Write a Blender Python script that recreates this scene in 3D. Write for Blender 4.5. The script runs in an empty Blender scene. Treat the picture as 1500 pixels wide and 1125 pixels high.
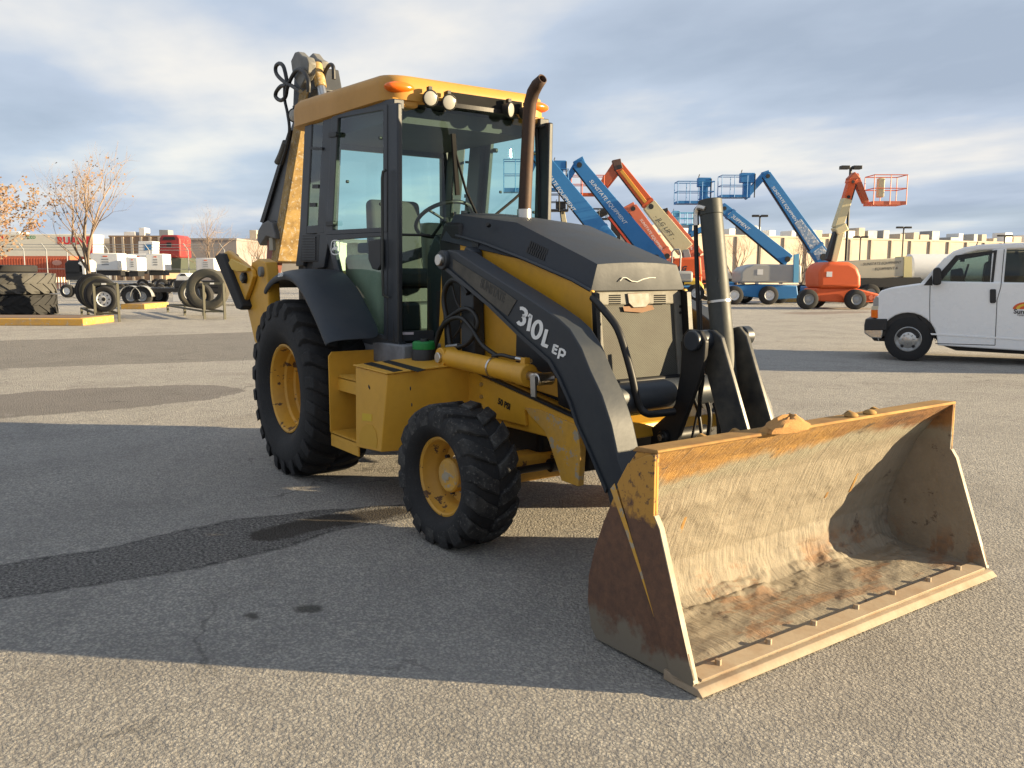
import bpy, math, random
from mathutils import Vector, Matrix
rad = math.radians
S = bpy.context.scene
COL = S.collection
# ------------------------------------------------------------------ camera
CAM = Vector((6.1608, -3.2882, 1.5247)); YAW, PITCH, ROLL, FPX = 2.5285, -0.1306, 0.002, 1238.0
FW = Vector((math.cos(YAW)*math.cos(PITCH), math.sin(YAW)*math.cos(PITCH), math.sin(PITCH)))
RT0 = Vector((math.sin(YAW), -math.cos(YAW), 0)); UP0 = RT0.cross(FW)
RT = RT0*math.cos(ROLL)+UP0*math.sin(ROLL); UP = UP0*math.cos(ROLL)-RT0*math.sin(ROLL)
cd = bpy.data.cameras.new('camera'); cam = bpy.data.objects.new('camera', cd); COL.objects.link(cam)
cd.sensor_width = 36; cd.lens = 36*FPX/1500; cd.clip_start = .05; cd.clip_end = 3000
cam.matrix_world = Matrix(((RT.x, UP.x, -FW.x, CAM.x), (RT.y, UP.y, -FW.y, CAM.y), (RT.z, UP.z, -FW.z, CAM.z), (0, 0, 0, 1)))
S.camera = cam
# ------------------------------------------------------------------ sky and sun
SUN_AZ, SUN_EL = rad(50.0), rad(11.0)      # direction towards the sun in the xy plane, elevation
w = bpy.data.worlds.new('World'); S.world = w; w.use_nodes = True
nt = w.node_tree; nt.nodes.clear()
def NW(t, **k):
    n = nt.nodes.new(t)
    for a, b in k.items(): setattr(n, a, b)
    return n
def wmath(op, a, b=None):
    n = NW('ShaderNodeMath', operation=op)
    for i, x in enumerate((a, b)):
        if x is None: continue
        if isinstance(x, (int, float)): n.inputs[i].default_value = x
        else: nt.links.new(x, n.inputs[i])
    return n.outputs[0]
sky = NW('ShaderNodeTexSky', sky_type='NISHITA'); sky.sun_disc = False
sky.sun_elevation = SUN_EL; sky.sun_rotation = rad(90)-SUN_AZ; sky.air_density = 1.0; sky.dust_density = .6; sky.ozone_density = 1.5
tc = NW('ShaderNodeTexCoord'); sp = NW('ShaderNodeSeparateXYZ'); nt.links.new(tc.outputs['Generated'], sp.inputs[0])
zz = wmath('ADD', wmath('MAXIMUM', sp.outputs[2], 0.0), .10)
cb = NW('ShaderNodeCombineXYZ')
nt.links.new(wmath('DIVIDE', sp.outputs[0], zz), cb.inputs[0]); nt.links.new(wmath('DIVIDE', sp.outputs[1], zz), cb.inputs[1])
mpn = NW('ShaderNodeMapping'); mpn.inputs['Rotation'].default_value = (0, 0, rad(35)); mpn.inputs['Scale'].default_value = (.33, .46, 1); mpn.inputs['Location'].default_value = (3.1, 7.7, 0)
nt.links.new(cb.outputs[0], mpn.inputs[0])
n1 = NW('ShaderNodeTexNoise'); n1.inputs['Scale'].default_value = 1.0; n1.inputs['Detail'].default_value = 5; n1.inputs['Roughness'].default_value = .48; n1.inputs['Distortion'].default_value = .25
n2 = NW('ShaderNodeTexNoise'); n2.inputs['Scale'].default_value = 1.7; n2.inputs['Detail'].default_value = 6; n2.inputs['Roughness'].default_value = .50
nt.links.new(mpn.outputs[0], n1.inputs[0]); nt.links.new(mpn.outputs[0], n2.inputs[0])
cov = NW('ShaderNodeValToRGB'); cov.color_ramp.elements[0].position = .33; cov.color_ramp.elements[1].position = .58
cov.color_ramp.elements[0].color = (.90, .90, .90, 1)
nt.links.new(n1.outputs[0], cov.inputs[0])
cc = NW('ShaderNodeValToRGB'); e = cc.color_ramp.elements
e[0].position = .36; e[0].color = (1.45, 1.74, 2.18, 1); e[1].position = .66; e[1].color = (3.2, 3.12, 2.98, 1)
m_ = cc.color_ramp.elements.new(.5); m_.color = (1.90, 2.20, 2.66, 1)
nt.links.new(n2.outputs[0], cc.inputs[0])
mx = NW('ShaderNodeMix', data_type='RGBA'); nt.links.new(cov.outputs[0], mx.inputs[0]); nt.links.new(sky.outputs[0], mx.inputs[6]); nt.links.new(cc.outputs[0], mx.inputs[7])
bg = NW('ShaderNodeBackground'); bg.inputs[1].default_value = .074; nt.links.new(mx.outputs[2], bg.inputs[0])
wo = NW('ShaderNodeOutputWorld'); nt.links.new(bg.outputs[0], wo.inputs[0])
sl = bpy.data.lights.new('sun', 'SUN'); sl.energy = 4.1; sl.angle = rad(.6); sl.color = (1, .79, .48)
sun = bpy.data.objects.new('sun', sl); COL.objects.link(sun)
LD = Vector((-math.cos(SUN_AZ)*math.cos(SUN_EL), -math.sin(SUN_AZ)*math.cos(SUN_EL), -math.sin(SUN_EL)))
sun.rotation_euler = LD.to_track_quat('-Z', 'Y').to_euler(); sun.location = (30, 40, 20)
S.view_settings.view_transform = 'Standard'; S.view_settings.look = 'None'; S.view_settings.exposure = 1.95; S.view_settings.gamma = 1
S.render.engine = 'CYCLES'; S.cycles.max_bounces = 8; S.cycles.transparent_max_bounces = 16
# ------------------------------------------------------------------ pixel -> place helpers (photo pixels, 1500 x 1125)
def ray(a, b): return FW+RT*((a-750)/FPX)+UP*((562.5-b)/FPX)
def on(a, b, ax, val):
    d = ray(a, b); i = 'xyz'.index(ax); return CAM+d*((val-CAM[i])/d[i])
def onp(a, b, p, n):
    d = ray(a, b); return CAM+d*((Vector(p)-CAM).dot(n)/d.dot(n))
def YZ(y, pts): return [(q.x, q.z) for q in (on(a, b, 'y', y) for a, b in pts)]
# ------------------------------------------------------------------ mesh builder
class MB:
    def __init__(s): s.v = []; s.f = []
    def add(s, vs, fs):
        o = len(s.v); s.v += [tuple(x) for x in vs]; s.f += [tuple(i+o for i in f) for f in fs]; return s
    def box(s, x0, x1, y0, y1, z0, z1):
        return s.add([(x, y, z) for z in (z0, z1) for y in (y0, y1) for x in (x0, x1)],
                     [(0, 2, 3, 1), (4, 5, 7, 6), (0, 1, 5, 4), (2, 6, 7, 3), (0, 4, 6, 2), (1, 3, 7, 5)])
    def slab(s, poly, off):                       # 3-d polygon pushed along a vector
        n = len(poly); off = Vector(off)
        vs = [Vector(p) for p in poly]+[Vector(p)+off for p in poly]
        return s.add(vs, [tuple(range(n))[::-1], tuple(range(n, 2*n))]+[(i, (i+1) % n, n+(i+1) % n, n+i) for i in range(n)])
    def prism(s, xz, y0, y1): return s.slab([(x, y0, z) for x, z in xz], (0, y1-y0, 0))
    def ring(s, outer, inner, off):               # frame: two matching 3-d polygons, pushed along a vector
        n = len(outer); off = Vector(off)
        A = [Vector(p) for p in outer]; B = [Vector(p) for p in inner]
        vs = A+B+[p+off for p in A]+[p+off for p in B]; f = []
        for i in range(n):
            j = (i+1) % n
            f += [(i, j, n+j, n+i), (2*n+i, 3*n+i, 3*n+j, 2*n+j), (i, 2*n+i, 2*n+j, j), (n+i, n+j, 3*n+j, 3*n+i)]
        return s.add(vs, f)
    def tube(s, path, r, n=8, cap=True):
        P = [Vector(p) for p in path]; k = len(P); rs = r if isinstance(r, (list, tuple)) else [r]*k
        t = (P[1]-P[0]).normalized(); a = t.orthogonal().normalized(); vs = []; f = []
        for i in range(k):
            if i == 0: tt = P[1]-P[0]
            elif i == k-1: tt = P[-1]-P[-2]
            else: tt = (P[i+1]-P[i]).normalized()+(P[i]-P[i-1]).normalized()
            tt.normalize(); a = a-tt*a.dot(tt)
            if a.length < 1e-6: a = tt.orthogonal()
            a.normalize(); b = tt.cross(a)
            vs += [P[i]+(a*math.cos(2*math.pi*j/n)+b*math.sin(2*math.pi*j/n))*rs[i] for j in range(n)]
        for i in range(k-1):
            for j in range(n): f.append((i*n+j, i*n+(j+1) % n, (i+1)*n+(j+1) % n, (i+1)*n+j))
        if cap: f += [tuple(range(n))[::-1], tuple(range((k-1)*n, k*n))]
        return s.add(vs, f)
    def cyl(s, a, b, r, n=20): return s.tube([a, b], r, n)
    def lathe(s, prof, c, ax=(0, 1, 0), n=32, close=False):   # prof: (radius, distance along the axis)
        ax = Vector(ax).normalized(); u = ax.orthogonal().normalized(); v = ax.cross(u); c = Vector(c); k = len(prof); vs = []; f = []
        for r, h in prof: vs += [c+ax*h+(u*math.cos(2*math.pi*j/n)+v*math.sin(2*math.pi*j/n))*r for j in range(n)]
        for i in range(k-1 if not close else k):
            i2 = (i+1) % k
            for j in range(n): f.append((i*n+j, i2*n+j, i2*n+(j+1) % n, i*n+(j+1) % n))
        if not close:
            if prof[0][0] < .01: f.append(tuple(range(n)))
            if prof[-1][0] < .01: f.append(tuple(range((k-1)*n, k*n))[::-1])
        return s.add(vs, f)
    def bar(s, a, b, w, h, up=(0, 0, 1)):         # rectangular bar between two points
        a = Vector(a); b = Vector(b); t = (b-a).normalized(); up = Vector(up); sd = t.cross(up)
        if sd.length < 1e-4: sd = t.cross(Vector((1, 0, 0)))
        sd.normalize(); u2 = sd.cross(t)
        return s.slab([a+sd*(w/2)*i+u2*(h/2)*j for i, j in ((-1, -1), (1, -1), (1, 1), (-1, 1))], b-a)
    def grid(s, rows):                            # rows of points -> sheet
        n = len(rows[0]); vs = [p for r in rows for p in r]
        return s.add(vs, [(i*n+j, i*n+j+1, (i+1)*n+j+1, (i+1)*n+j) for i in range(len(rows)-1) for j in range(n-1)])
    def ball(s, c, rx, ry, rz, n=12, m=8):
        c = Vector(c); rows = []
        for i in range(m+1):
            t = math.pi*i/m
            rows.append([c+Vector((rx*math.sin(t)*math.cos(2*math.pi*j/n), ry*math.sin(t)*math.sin(2*math.pi*j/n), rz*math.cos(t))) for j in range(n+1)])
        return s.grid(rows)
    def build(s, name, mat, parent=None, bevel=0, smooth=38, seg=2, sub=0):
        me = bpy.data.meshes.new(name); me.from_pydata(s.v, [], s.f); me.update()
        import bmesh
        bm = bmesh.new(); bm.from_mesh(me); bmesh.ops.remove_doubles(bm, verts=bm.verts, dist=1e-5); bmesh.ops.recalc_face_normals(bm, faces=bm.faces); bm.to_mesh(me); bm.free()
        me.materials.append(mat)
        if smooth:
            me.polygons.foreach_set('use_smooth', [True]*len(me.polygons)); me.set_sharp_from_angle(angle=rad(smooth))
        o = bpy.data.objects.new(name, me); COL.objects.link(o)
        if parent: o.parent = parent
        if bevel:
            m = o.modifiers.new('bevel', 'BEVEL'); m.width = bevel; m.segments = seg; m.limit_method = 'ANGLE'; m.angle_limit = rad(32); m.harden_normals = False
        if sub:
            m = o.modifiers.new('sub', 'SUBSURF'); m.levels = sub; m.render_levels = sub
        return o
def tag(o, label, cat, group=None):
    o['label'] = label; o['category'] = cat
    if group: o['group'] = group
    return o
def thing(name, label, cat, loc=(0, 0, 0), rz=0, group=None):
    o = bpy.data.objects.new(name, None); COL.objects.link(o); o.location = loc; o.rotation_euler = (0, 0, rz); o.empty_display_size = .2
    return tag(o, label, cat, group)
def mirror(o, parent=None):                       # copy of a part (and its sub-parts) on the other side
    c = o.copy(); COL.objects.link(c); c.parent = parent or o.parent
    if parent is None: c.scale = (1, -1, 1)
    for ch in list(o.children): mirror(ch, c)
    return c
def copy_tree(o, parent=None):
    c = o.copy(); COL.objects.link(c); c.parent = parent
    for ch in list(o.children): copy_tree(ch, c)
    return c
def text(name, body, size, mat, parent, M, bold=0, shear=0, align='LEFT', ext=.0008, sx=1):
    cu = bpy.data.curves.new(name, 'FONT'); cu.body = body; cu.size = size; cu.offset = bold; cu.shear = shear; cu.extrude = ext; cu.align_x = align; cu.resolution_u = 3
    t = bpy.data.objects.new(name, cu); COL.objects.link(t)
    bpy.context.view_layer.update()
    me = bpy.data.meshes.new_from_object(t.evaluated_get(bpy.context.evaluated_depsgraph_get()))
    ext_ = max((max(abs(v.co.x), abs(v.co.y)) for v in me.vertices), default=0)
    COL.objects.unlink(t); bpy.data.objects.remove(t)
    if bold and ext_ > size*(len(body)*.95+1): return text(name, body, size, mat, parent, M, 0, shear, align, ext, sx)
    me.transform(Matrix.Diagonal((sx, 1, 1, 1))); me.transform(M); me.materials.clear(); me.materials.append(mat)
    o = bpy.data.objects.new(name, me); COL.objects.link(o); o.parent = parent; return o
def frame(o, X, Y):
    X = Vector(X).normalized(); Y = Vector(Y); Y = (Y-X*Y.dot(X)).normalized(); Z = X.cross(Y); o = Vector(o)
    return Matrix(((X.x, Y.x, Z.x, o.x), (X.y, Y.y, Z.y, o.y), (X.z, Y.z, Z.z, o.z), (0, 0, 0, 1)))
# ------------------------------------------------------------------ materials
MATS = {}
class G:                                          # tiny node-graph helper
    def __init__(s, name):
        s.m = bpy.data.materials.new(name); s.m.use_nodes = True; s.t = s.m.node_tree; s.b = s.t.nodes['Principled BSDF']; s.out = s.t.nodes['Material Output']; MATS[name] = s.m
        s.tc = s.n('ShaderNodeTexCoord')
    def n(s, t, **k):
        x = s.t.nodes.new(t)
        for a, b in k.items(): setattr(x, a, b)
        return x
    def l(s, a, b): s.t.links.new(a, b)
    def noise(s, sc, det=5, ro=.55, vec=None, dist=0, stretch=None):
        x = s.n('ShaderNodeTexNoise'); x.inputs['Scale'].default_value = sc; x.inputs['Detail'].default_value = det; x.inputs['Roughness'].default_value = ro; x.inputs['Distortion'].default_value = dist
        v = vec or s.tc.outputs['Object']
        if stretch:
            mp = s.n('ShaderNodeMapping'); mp.inputs['Scale'].default_value = stretch; s.l(v, mp.inputs[0]); v = mp.outputs[0]
        s.l(v, x.inputs[0]); return x.outputs[0]
    def vor(s, sc, feat='F1', out='Distance', vec=None):
        x = s.n('ShaderNodeTexVoronoi', feature=feat); x.inputs['Scale'].default_value = sc; s.l(vec or s.tc.outputs['Object'], x.inputs[0]); return x.outputs[out]
    def ramp(s, src, p0, p1, c0=(0, 0, 0, 1), c1=(1, 1, 1, 1)):
        x = s.n('ShaderNodeValToRGB'); e = x.color_ramp.elements; e[0].position = p0; e[1].position = p1; e[0].color = c0; e[1].color = c1; s.l(src, x.inputs[0]); return x.outputs[0]
    def math(s, op, a, b=None, clamp=False):
        x = s.n('ShaderNodeMath', operation=op); x.use_clamp = clamp
        for i, q in enumerate((a, b)):
            if q is None: continue
            if isinstance(q, (int, float)): x.inputs[i].default_value = q
            else: s.l(q, x.inputs[i])
        return x.outputs[0]
    def mix(s, fac, a, b, blend='MIX'):
        x = s.n('ShaderNodeMix', data_type='RGBA', blend_type=blend)
        for i, q in ((0, fac), (6, a), (7, b)):
            if isinstance(q, (int, float)): x.inputs[i].default_value = q
            elif isinstance(q, tuple): x.inputs[i].default_value = q if len(q) == 4 else q+(1,)
            else: s.l(q, x.inputs[i])
        return x.outputs[2]
    def bump(s, h, st=.3, d=.01):
        x = s.n('ShaderNodeBump'); x.inputs['Strength'].default_value = st; x.inputs['Distance'].default_value = d; s.l(h, x.inputs['Height']); s.l(x.outputs[0], s.b.inputs['Normal'])
    def col(s, c):
        if isinstance(c, tuple): s.b.inputs['Base Color'].default_value = c if len(c) == 4 else c+(1,)
        else: s.l(c, s.b.inputs['Base Color'])
    def rough(s, r):
        if isinstance(r, (int, float)): s.b.inputs['Roughness'].default_value = r
        else: s.l(r, s.b.inputs['Roughness'])
def paint(name, col, rough=.4, dirt=(.22, .17, .12), amt=.35, sc=2.5, metal=0, chips=None, chip_amt=.0, bump=.06, spec=.5):
    g = G(name); n1 = g.noise(sc, 7, .62); n2 = g.noise(sc*9, 4, .6)
    mk = g.math('MULTIPLY', g.ramp(n1, .42, .75), amt, True); c = g.mix(mk, col, dirt)
    c = g.mix(g.math('MULTIPLY', g.ramp(n2, .45, .8), amt*.45), c, tuple(x*.55 for x in col[:3]))
    ro = g.math('ADD', g.math('MULTIPLY', n1, .35), rough-.12, True)
    if chips:
        k = g.ramp(g.noise(sc*3.2, 8, .7), .60-chip_amt, .615-chip_amt); c = g.mix(k, c, chips); ro = g.math('ADD', ro, g.math('MULTIPLY', k, .3), True)
    g.col(c); g.rough(ro); g.b.inputs['Metallic'].default_value = metal; g.b.inputs['Specular IOR Level'].default_value = spec
    if bump: g.bump(n2, bump, .01)
    return g.m
def flat(name, col, rough=.5, metal=0, amt=.12, emit=0):
    return paint(name, col, rough, tuple(c*.6 for c in col[:3]), amt, 4, metal, bump=0)
def glass(name, tint, refl=1.0, rough=0.0):
    g = G(name); g.t.nodes.remove(g.b); tr = g.n('ShaderNodeBsdfTransparent'); tr.inputs[0].default_value = tint+(1,)
    gl = g.n('ShaderNodeBsdfGlossy'); gl.inputs['Roughness'].default_value = rough; gl.inputs[0].default_value = (refl, refl, refl, 1)
    fr = g.n('ShaderNodeFresnel'); ge = g.n('ShaderNodeNewGeometry'); g.l(g.math('ADD', g.math('MULTIPLY', ge.outputs['Backfacing'], 1/1.5-1.5), 1.5), fr.inputs[0]); ms = g.n('ShaderNodeMixShader')
    g.l(fr.outputs[0], ms.inputs[0]); g.l(tr.outputs[0], ms.inputs[1]); g.l(gl.outputs[0], ms.inputs[2]); g.l(ms.outputs[0], g.out.inputs[0]); return g.m
YEL = paint('yellow paint', (.62, .32, .022), .42, (.30, .18, .06), .42, 2.6)
YELW = paint('worn yellow paint', (.60, .31, .03), .5, (.22, .14, .07), .5, 3, chips=(.10, .055, .03), chip_amt=.02)
YELC = paint('chipped yellow paint', (.58, .31, .035), .55, (.30, .22, .12), .6, 4, chips=(.34, .29, .21), chip_amt=.05)
ROOF = paint('roof yellow', (.46, .235, .042), .45, (.30, .17, .06), .35, 2, spec=.35)
DARK = paint('charcoal paint', (.018, .023, .031), .42, (.075, .075, .07), .4, 3)
HOOD = paint('hood charcoal', (.026, .031, .040), .52, (.045, .047, .05), .5, 5, spec=.3)
ARMG = paint('arm charcoal', (.024, .029, .037), .45, (.06, .062, .06), .4, 4, spec=.4)
DECAL = paint('faded decal', (.085, .075, .058), .6, (.04, .038, .034), .9, 9)
BLACK = paint('black paint', (.008, .008, .009), .45, (.03, .028, .025), .4, 5, spec=.35)
PLAST = paint('black plastic', (.014, .015, .017), .5, (.05, .05, .05), .3, 5)
FEND = paint('fender plastic', (.019, .025, .034), .48, (.06, .06, .06), .45, 3)
HOSE = flat('hose rubber', (.012, .012, .013), .45)
STEEL = flat('bright steel', (.55, .53, .50), .25, 1.0)
GREYB = paint('grey stained steel', (.17, .18, .20), .6, (.07, .075, .085), .9, 5)
GRILLF = paint('grille frame', (.155, .15, .13), .6, (.11, .09, .07), .7, 9, spec=.3)
EXH = paint('rusty exhaust', (.055, .036, .028), .6, (.11, .055, .03), .7, 6, metal=.5)
MATTE = flat('matte black', (.004, .004, .004), .95)
WHITE = flat('white lettering', (.75, .75, .74), .5)
GREEN = flat('green plastic', (.01, .22, .05), .45)
AMBER = flat('amber lens', (.75, .14, .008), .15)
LENS = flat('lamp lens', (.30, .295, .27), .15)
SEAT = paint('seat cloth', (.035, .035, .036), .85, (.06, .055, .05), .5, 8)
CREAM = paint('cab trim', (.30, .28, .22), .7, (.2, .18, .14), .4, 6)
GLASS = glass('cab glass', (.72, .92, .88)); GLASSW = glass('windshield glass', (.78, .95, .92))
# ================================================================== the ground
def gpt(u, v): q = on(u, v, 'z', 0); return (q.x, q.y)
def ground_mat():
    g = G('worn asphalt'); ob = g.tc.outputs['Object']
    n_lo = g.noise(.35, 6, .6); n_md = g.noise(3.5, 6, .65); n_fi = g.noise(190, 3, .6); wob = g.noise(2.6, 7, .68); wob2 = g.noise(14, 6, .7)
    v1 = g.vor(72, out='Color'); vd = g.vor(72); sx = g.n('ShaderNodeSeparateColor'); g.l(v1, sx.inputs[0])
    v2 = g.vor(42, out='Color'); s2 = g.n('ShaderNodeSeparateColor'); g.l(v2, s2.inputs[0])
    st = g.math('ADD', g.math('MULTIPLY', sx.outputs[0], .6), g.math('MULTIPLY', s2.outputs[1], .4))
    c = g.mix(g.ramp(st, .15, .9), (.37, .355, .33), (.70, .65, .565))
    c = g.mix(g.math('MULTIPLY', g.ramp(vd, .34, .62), .62), c, (.22, .21, .202))
    c = g.mix(g.ramp(n_lo, .35, .7), c, g.mix(.5, c, (.34, .32, .298)))
    c = g.mix(g.math('MULTIPLY', g.ramp(n_md, .5, .8), .25), c, (.15, .135, .12))
    def caps(a, b, r0, r1):
        ax_, ay_ = a; bx_, by_ = b; L2 = (bx_-ax_)**2+(by_-ay_)**2
        s_ = g.n('ShaderNodeSeparateXYZ'); g.l(ob, s_.inputs[0]); dx = g.math('SUBTRACT', s_.outputs[0], ax_); dy = g.math('SUBTRACT', s_.outputs[1], ay_)
        h = g.math('DIVIDE', g.math('ADD', g.math('MULTIPLY', dx, bx_-ax_), g.math('MULTIPLY', dy, by_-ay_)), L2, True)
        ex = g.math('SUBTRACT', dx, g.math('MULTIPLY', h, bx_-ax_)); ey = g.math('SUBTRACT', dy, g.math('MULTIPLY', h, by_-ay_))
        d = g.math('SQRT', g.math('ADD', g.math('MULTIPLY', ex, ex), g.math('MULTIPLY', ey, ey)))
        return g.math('SUBTRACT', g.math('SUBTRACT', d, r0), g.math('MULTIPLY', h, r1-r0))
    def stain(segs, wamp, soft, fine=.0):
        d = None
        for sgm in segs:
            k = caps(*sgm); d = k if d is None else g.math('MINIMUM', d, k)
        d = g.math('ADD', d, g.math('MULTIPLY', g.math('SUBTRACT', wob, .5), wamp)); d = g.math('ADD', d, g.math('MULTIPLY', g.math('SUBTRACT', wob2, .5), fine))
        return g.math('SUBTRACT', 1, g.ramp(d, 0, soft)), d
    def strip(pts):                              # (u, v_top, v_bottom) along a streak
        out = []
        for (u0, a0, b0), (u1, a1, b1) in zip(pts, pts[1:]):
            P = [gpt(u0, a0), gpt(u0, b0), gpt(u1, a1), gpt(u1, b1)]
            c0 = ((P[0][0]+P[1][0])/2, (P[0][1]+P[1][1])/2); c1 = ((P[2][0]+P[3][0])/2, (P[2][1]+P[3][1])/2)
            out.append((c0, c1, math.dist(P[0], P[1])*.38, math.dist(P[2], P[3])*.38))
        return out
    wet, dw = stain(strip([(-150, 842, 905), (0, 822, 886), (160, 797, 860), (280, 770, 842), (380, 751, 814), (470, 744, 785), (585, 737, 762)]), .16, .03, .10)
    inner = g.ramp(g.math('ADD', dw, g.math('MULTIPLY', g.math('SUBTRACT', wob2, .5), .25)), -.20, -.06)     # pale dried middle
    spots = g.ramp(g.noise(58, 4, .65), .36, .60)
    wc = g.mix(inner, g.mix(spots, g.mix(.35, c, (.20, .19, .18)), (.045, .041, .038)), (.030, .028, .026))
    mud, _ = stain([(gpt(400, 782), gpt(480, 764), .10, .13), (gpt(480, 764), gpt(580, 749), .13, .07)], .16, .04, .12)
    c = g.mix(g.math('MULTIPLY', wet, .92), c, wc); c = g.mix(g.math('MULTIPLY', mud, .93), c, (.045, .036, .028))
    ov, _ = stain([(gpt(-60, 598), gpt(120, 585), 1.0, 1.05), (gpt(120, 585), gpt(255, 576), 1.05, .80)], .5, .05, .12)
    c = g.mix(g.math('MULTIPLY', ov, .75), c, (.17, .155, .15))
    sp1, _ = stain([(gpt(447, 892), gpt(457, 892), .03, .03), (gpt(366, 901), gpt(372, 904), .012, .012)], .07, .03, .05)
    c = g.mix(g.math('MULTIPLY', sp1, .8), c, (.06, .055, .045))
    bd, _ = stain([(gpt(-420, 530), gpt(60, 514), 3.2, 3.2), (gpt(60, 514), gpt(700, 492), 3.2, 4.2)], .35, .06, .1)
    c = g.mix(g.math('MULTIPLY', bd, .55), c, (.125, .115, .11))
    rd, _ = stain([(gpt(1180, 459), gpt(1255, 457), .7, .5)], 1.0, .4)
    c = g.mix(g.math('MULTIPLY', rd, .5), c, (.16, .09, .07))
    ln, _ = stain([(gpt(40, 675), gpt(335, 643), .02, .02), (gpt(12, 605), gpt(46, 676), .03, .03), (gpt(360, 640), gpt(520, 700), .03, .03)], .0, .02, .03)
    c = g.mix(g.math('MULTIPLY', g.math('MULTIPLY', ln, g.ramp(g.noise(9, 6, .7), .44, .6)), .45), c, (.42, .40, .38))
    dk = g.ramp(g.noise(7, 8, .7), .66, .70); c = g.mix(g.math('MULTIPLY', dk, .5), c, (.08, .075, .07))
    c = g.mix(g.math('MULTIPLY', g.ramp(g.noise(.9, 7, .62, dist=.6), .46, .70), .30), c, (.15, .14, .13)); ck = g.n('ShaderNodeTexVoronoi', feature='DISTANCE_TO_EDGE'); ck.inputs['Scale'].default_value = .42; wv = g.n('ShaderNodeVectorMath', operation='ADD'); wn = g.n('ShaderNodeTexNoise'); wn.inputs['Scale'].default_value = 1.7; wn.inputs['Detail'].default_value = 8; g.l(ob, wn.inputs[0]); g.l(ob, wv.inputs[0]); g.l(wn.outputs['Color'], wv.inputs[1]); g.l(wv.outputs[0], ck.inputs[0]); c = g.mix(g.math('MULTIPLY', g.math('MULTIPLY', g.math('SUBTRACT', 1, g.ramp(ck.outputs[0], .002, .007)), g.ramp(g.noise(.5, 4, .6), .50, .60)), .55), c, (.09, .085, .08))
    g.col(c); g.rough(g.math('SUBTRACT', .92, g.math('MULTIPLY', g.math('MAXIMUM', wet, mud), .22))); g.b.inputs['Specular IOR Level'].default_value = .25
    h = g.math('ADD', g.math('MULTIPLY', g.math('SUBTRACT', 1, vd), .55), g.math('ADD', g.math('MULTIPLY', n_fi, .6), g.math('MULTIPLY', g.noise(28, 5, .6), .5)))
    g.bump(h, 1.0, .028); return g.m
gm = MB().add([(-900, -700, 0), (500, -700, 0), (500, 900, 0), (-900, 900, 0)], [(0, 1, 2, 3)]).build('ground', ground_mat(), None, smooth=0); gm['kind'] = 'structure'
# ================================================================== background helper
XH = Vector((math.sin(YAW), -math.cos(YAW), 0)); YH = Vector((math.cos(YAW), math.sin(YAW), 0)); RZ = math.atan2(XH.y, XH.x)
class BF:
    """local frame of a thing standing on the ground below pixel (u, v); local x right, y away, z up"""
    def __init__(s, u, v=None, t=None):
        if t is None: q = on(u, v, 'z', 0)
        else:
            d = ray(u, 400); d = d/Vector((d.x, d.y, 0)).dot(YH); q = CAM+d*t; q.z = 0
        s.o = q; s.t = (q-CAM).dot(YH)
    def p(s, u, v, dy=0):
        q = onp(u, v, s.o+YH*dy, YH)-s.o; return Vector((q.dot(XH), dy, q.z))
    def thing(s, name, label, cat, group=None):
        return thing(name, label, cat, s.o, RZ, group)
    def poly(s, px, dy0, dy1, m=None):
        m = m or MB(); P = [s.p(u, v) for u, v in px]; return m.slab([(p.x, dy0, p.z) for p in P], (0, dy1-dy0, 0))
    def m(s, px): return px*s.t/FPX
bl = {}
def col(name, c, r=.5, amt=.15):
    if name not in bl: bl[name] = paint(name, c, r, tuple(x*.6 for x in c), amt, 1.2, bump=0)
    return bl[name]
LBLUE = col('lift blue', (.022, .17, .42)); LORANGE = col('lift orange', (.62, .095, .018)); LCREAM = col('lift cream', (.58, .50, .30)); LSALMON = col('faded lift orange', (.60, .15, .075))
BGDARK = col('far black', (.014, .014, .015)); BGGREY = col('far grey', (.26, .27, .28)); BGWHITE = col('far white', (.68, .68, .67)); RUB = rubber_bg = paint('far rubber', (.02, .02, .021), .85, (.05, .047, .043), .5, 3, bump=0)
CURB = paint('yellow curb paint', (.44, .255, .05), .8, (.28, .21, .13), .8, 3, chips=(.30, .27, .22), chip_amt=.02); TAN = col('warehouse tan', (.48, .41, .33), .8, .2)
def wheel_bg(bf, par, x, y, r, w, rim, name='wheel'):
    t = MB().lathe([(r*.55, -w/2), (r*.85, -w/2), (r, -w*.36), (r, w*.36), (r*.85, w/2), (r*.55, w/2)], (x, y, r), (0, 1, 0), 22, close=True).build(name, RUB, par, smooth=40)
    MB().lathe([(r*.56, -w*.42), (r*.50, -w*.44), (r*.34, -w*.30), (r*.2, -w*.42), (.001, -w*.42)], (x, y, r), (0, 1, 0), 18).build('rim', rim, t); return t
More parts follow.
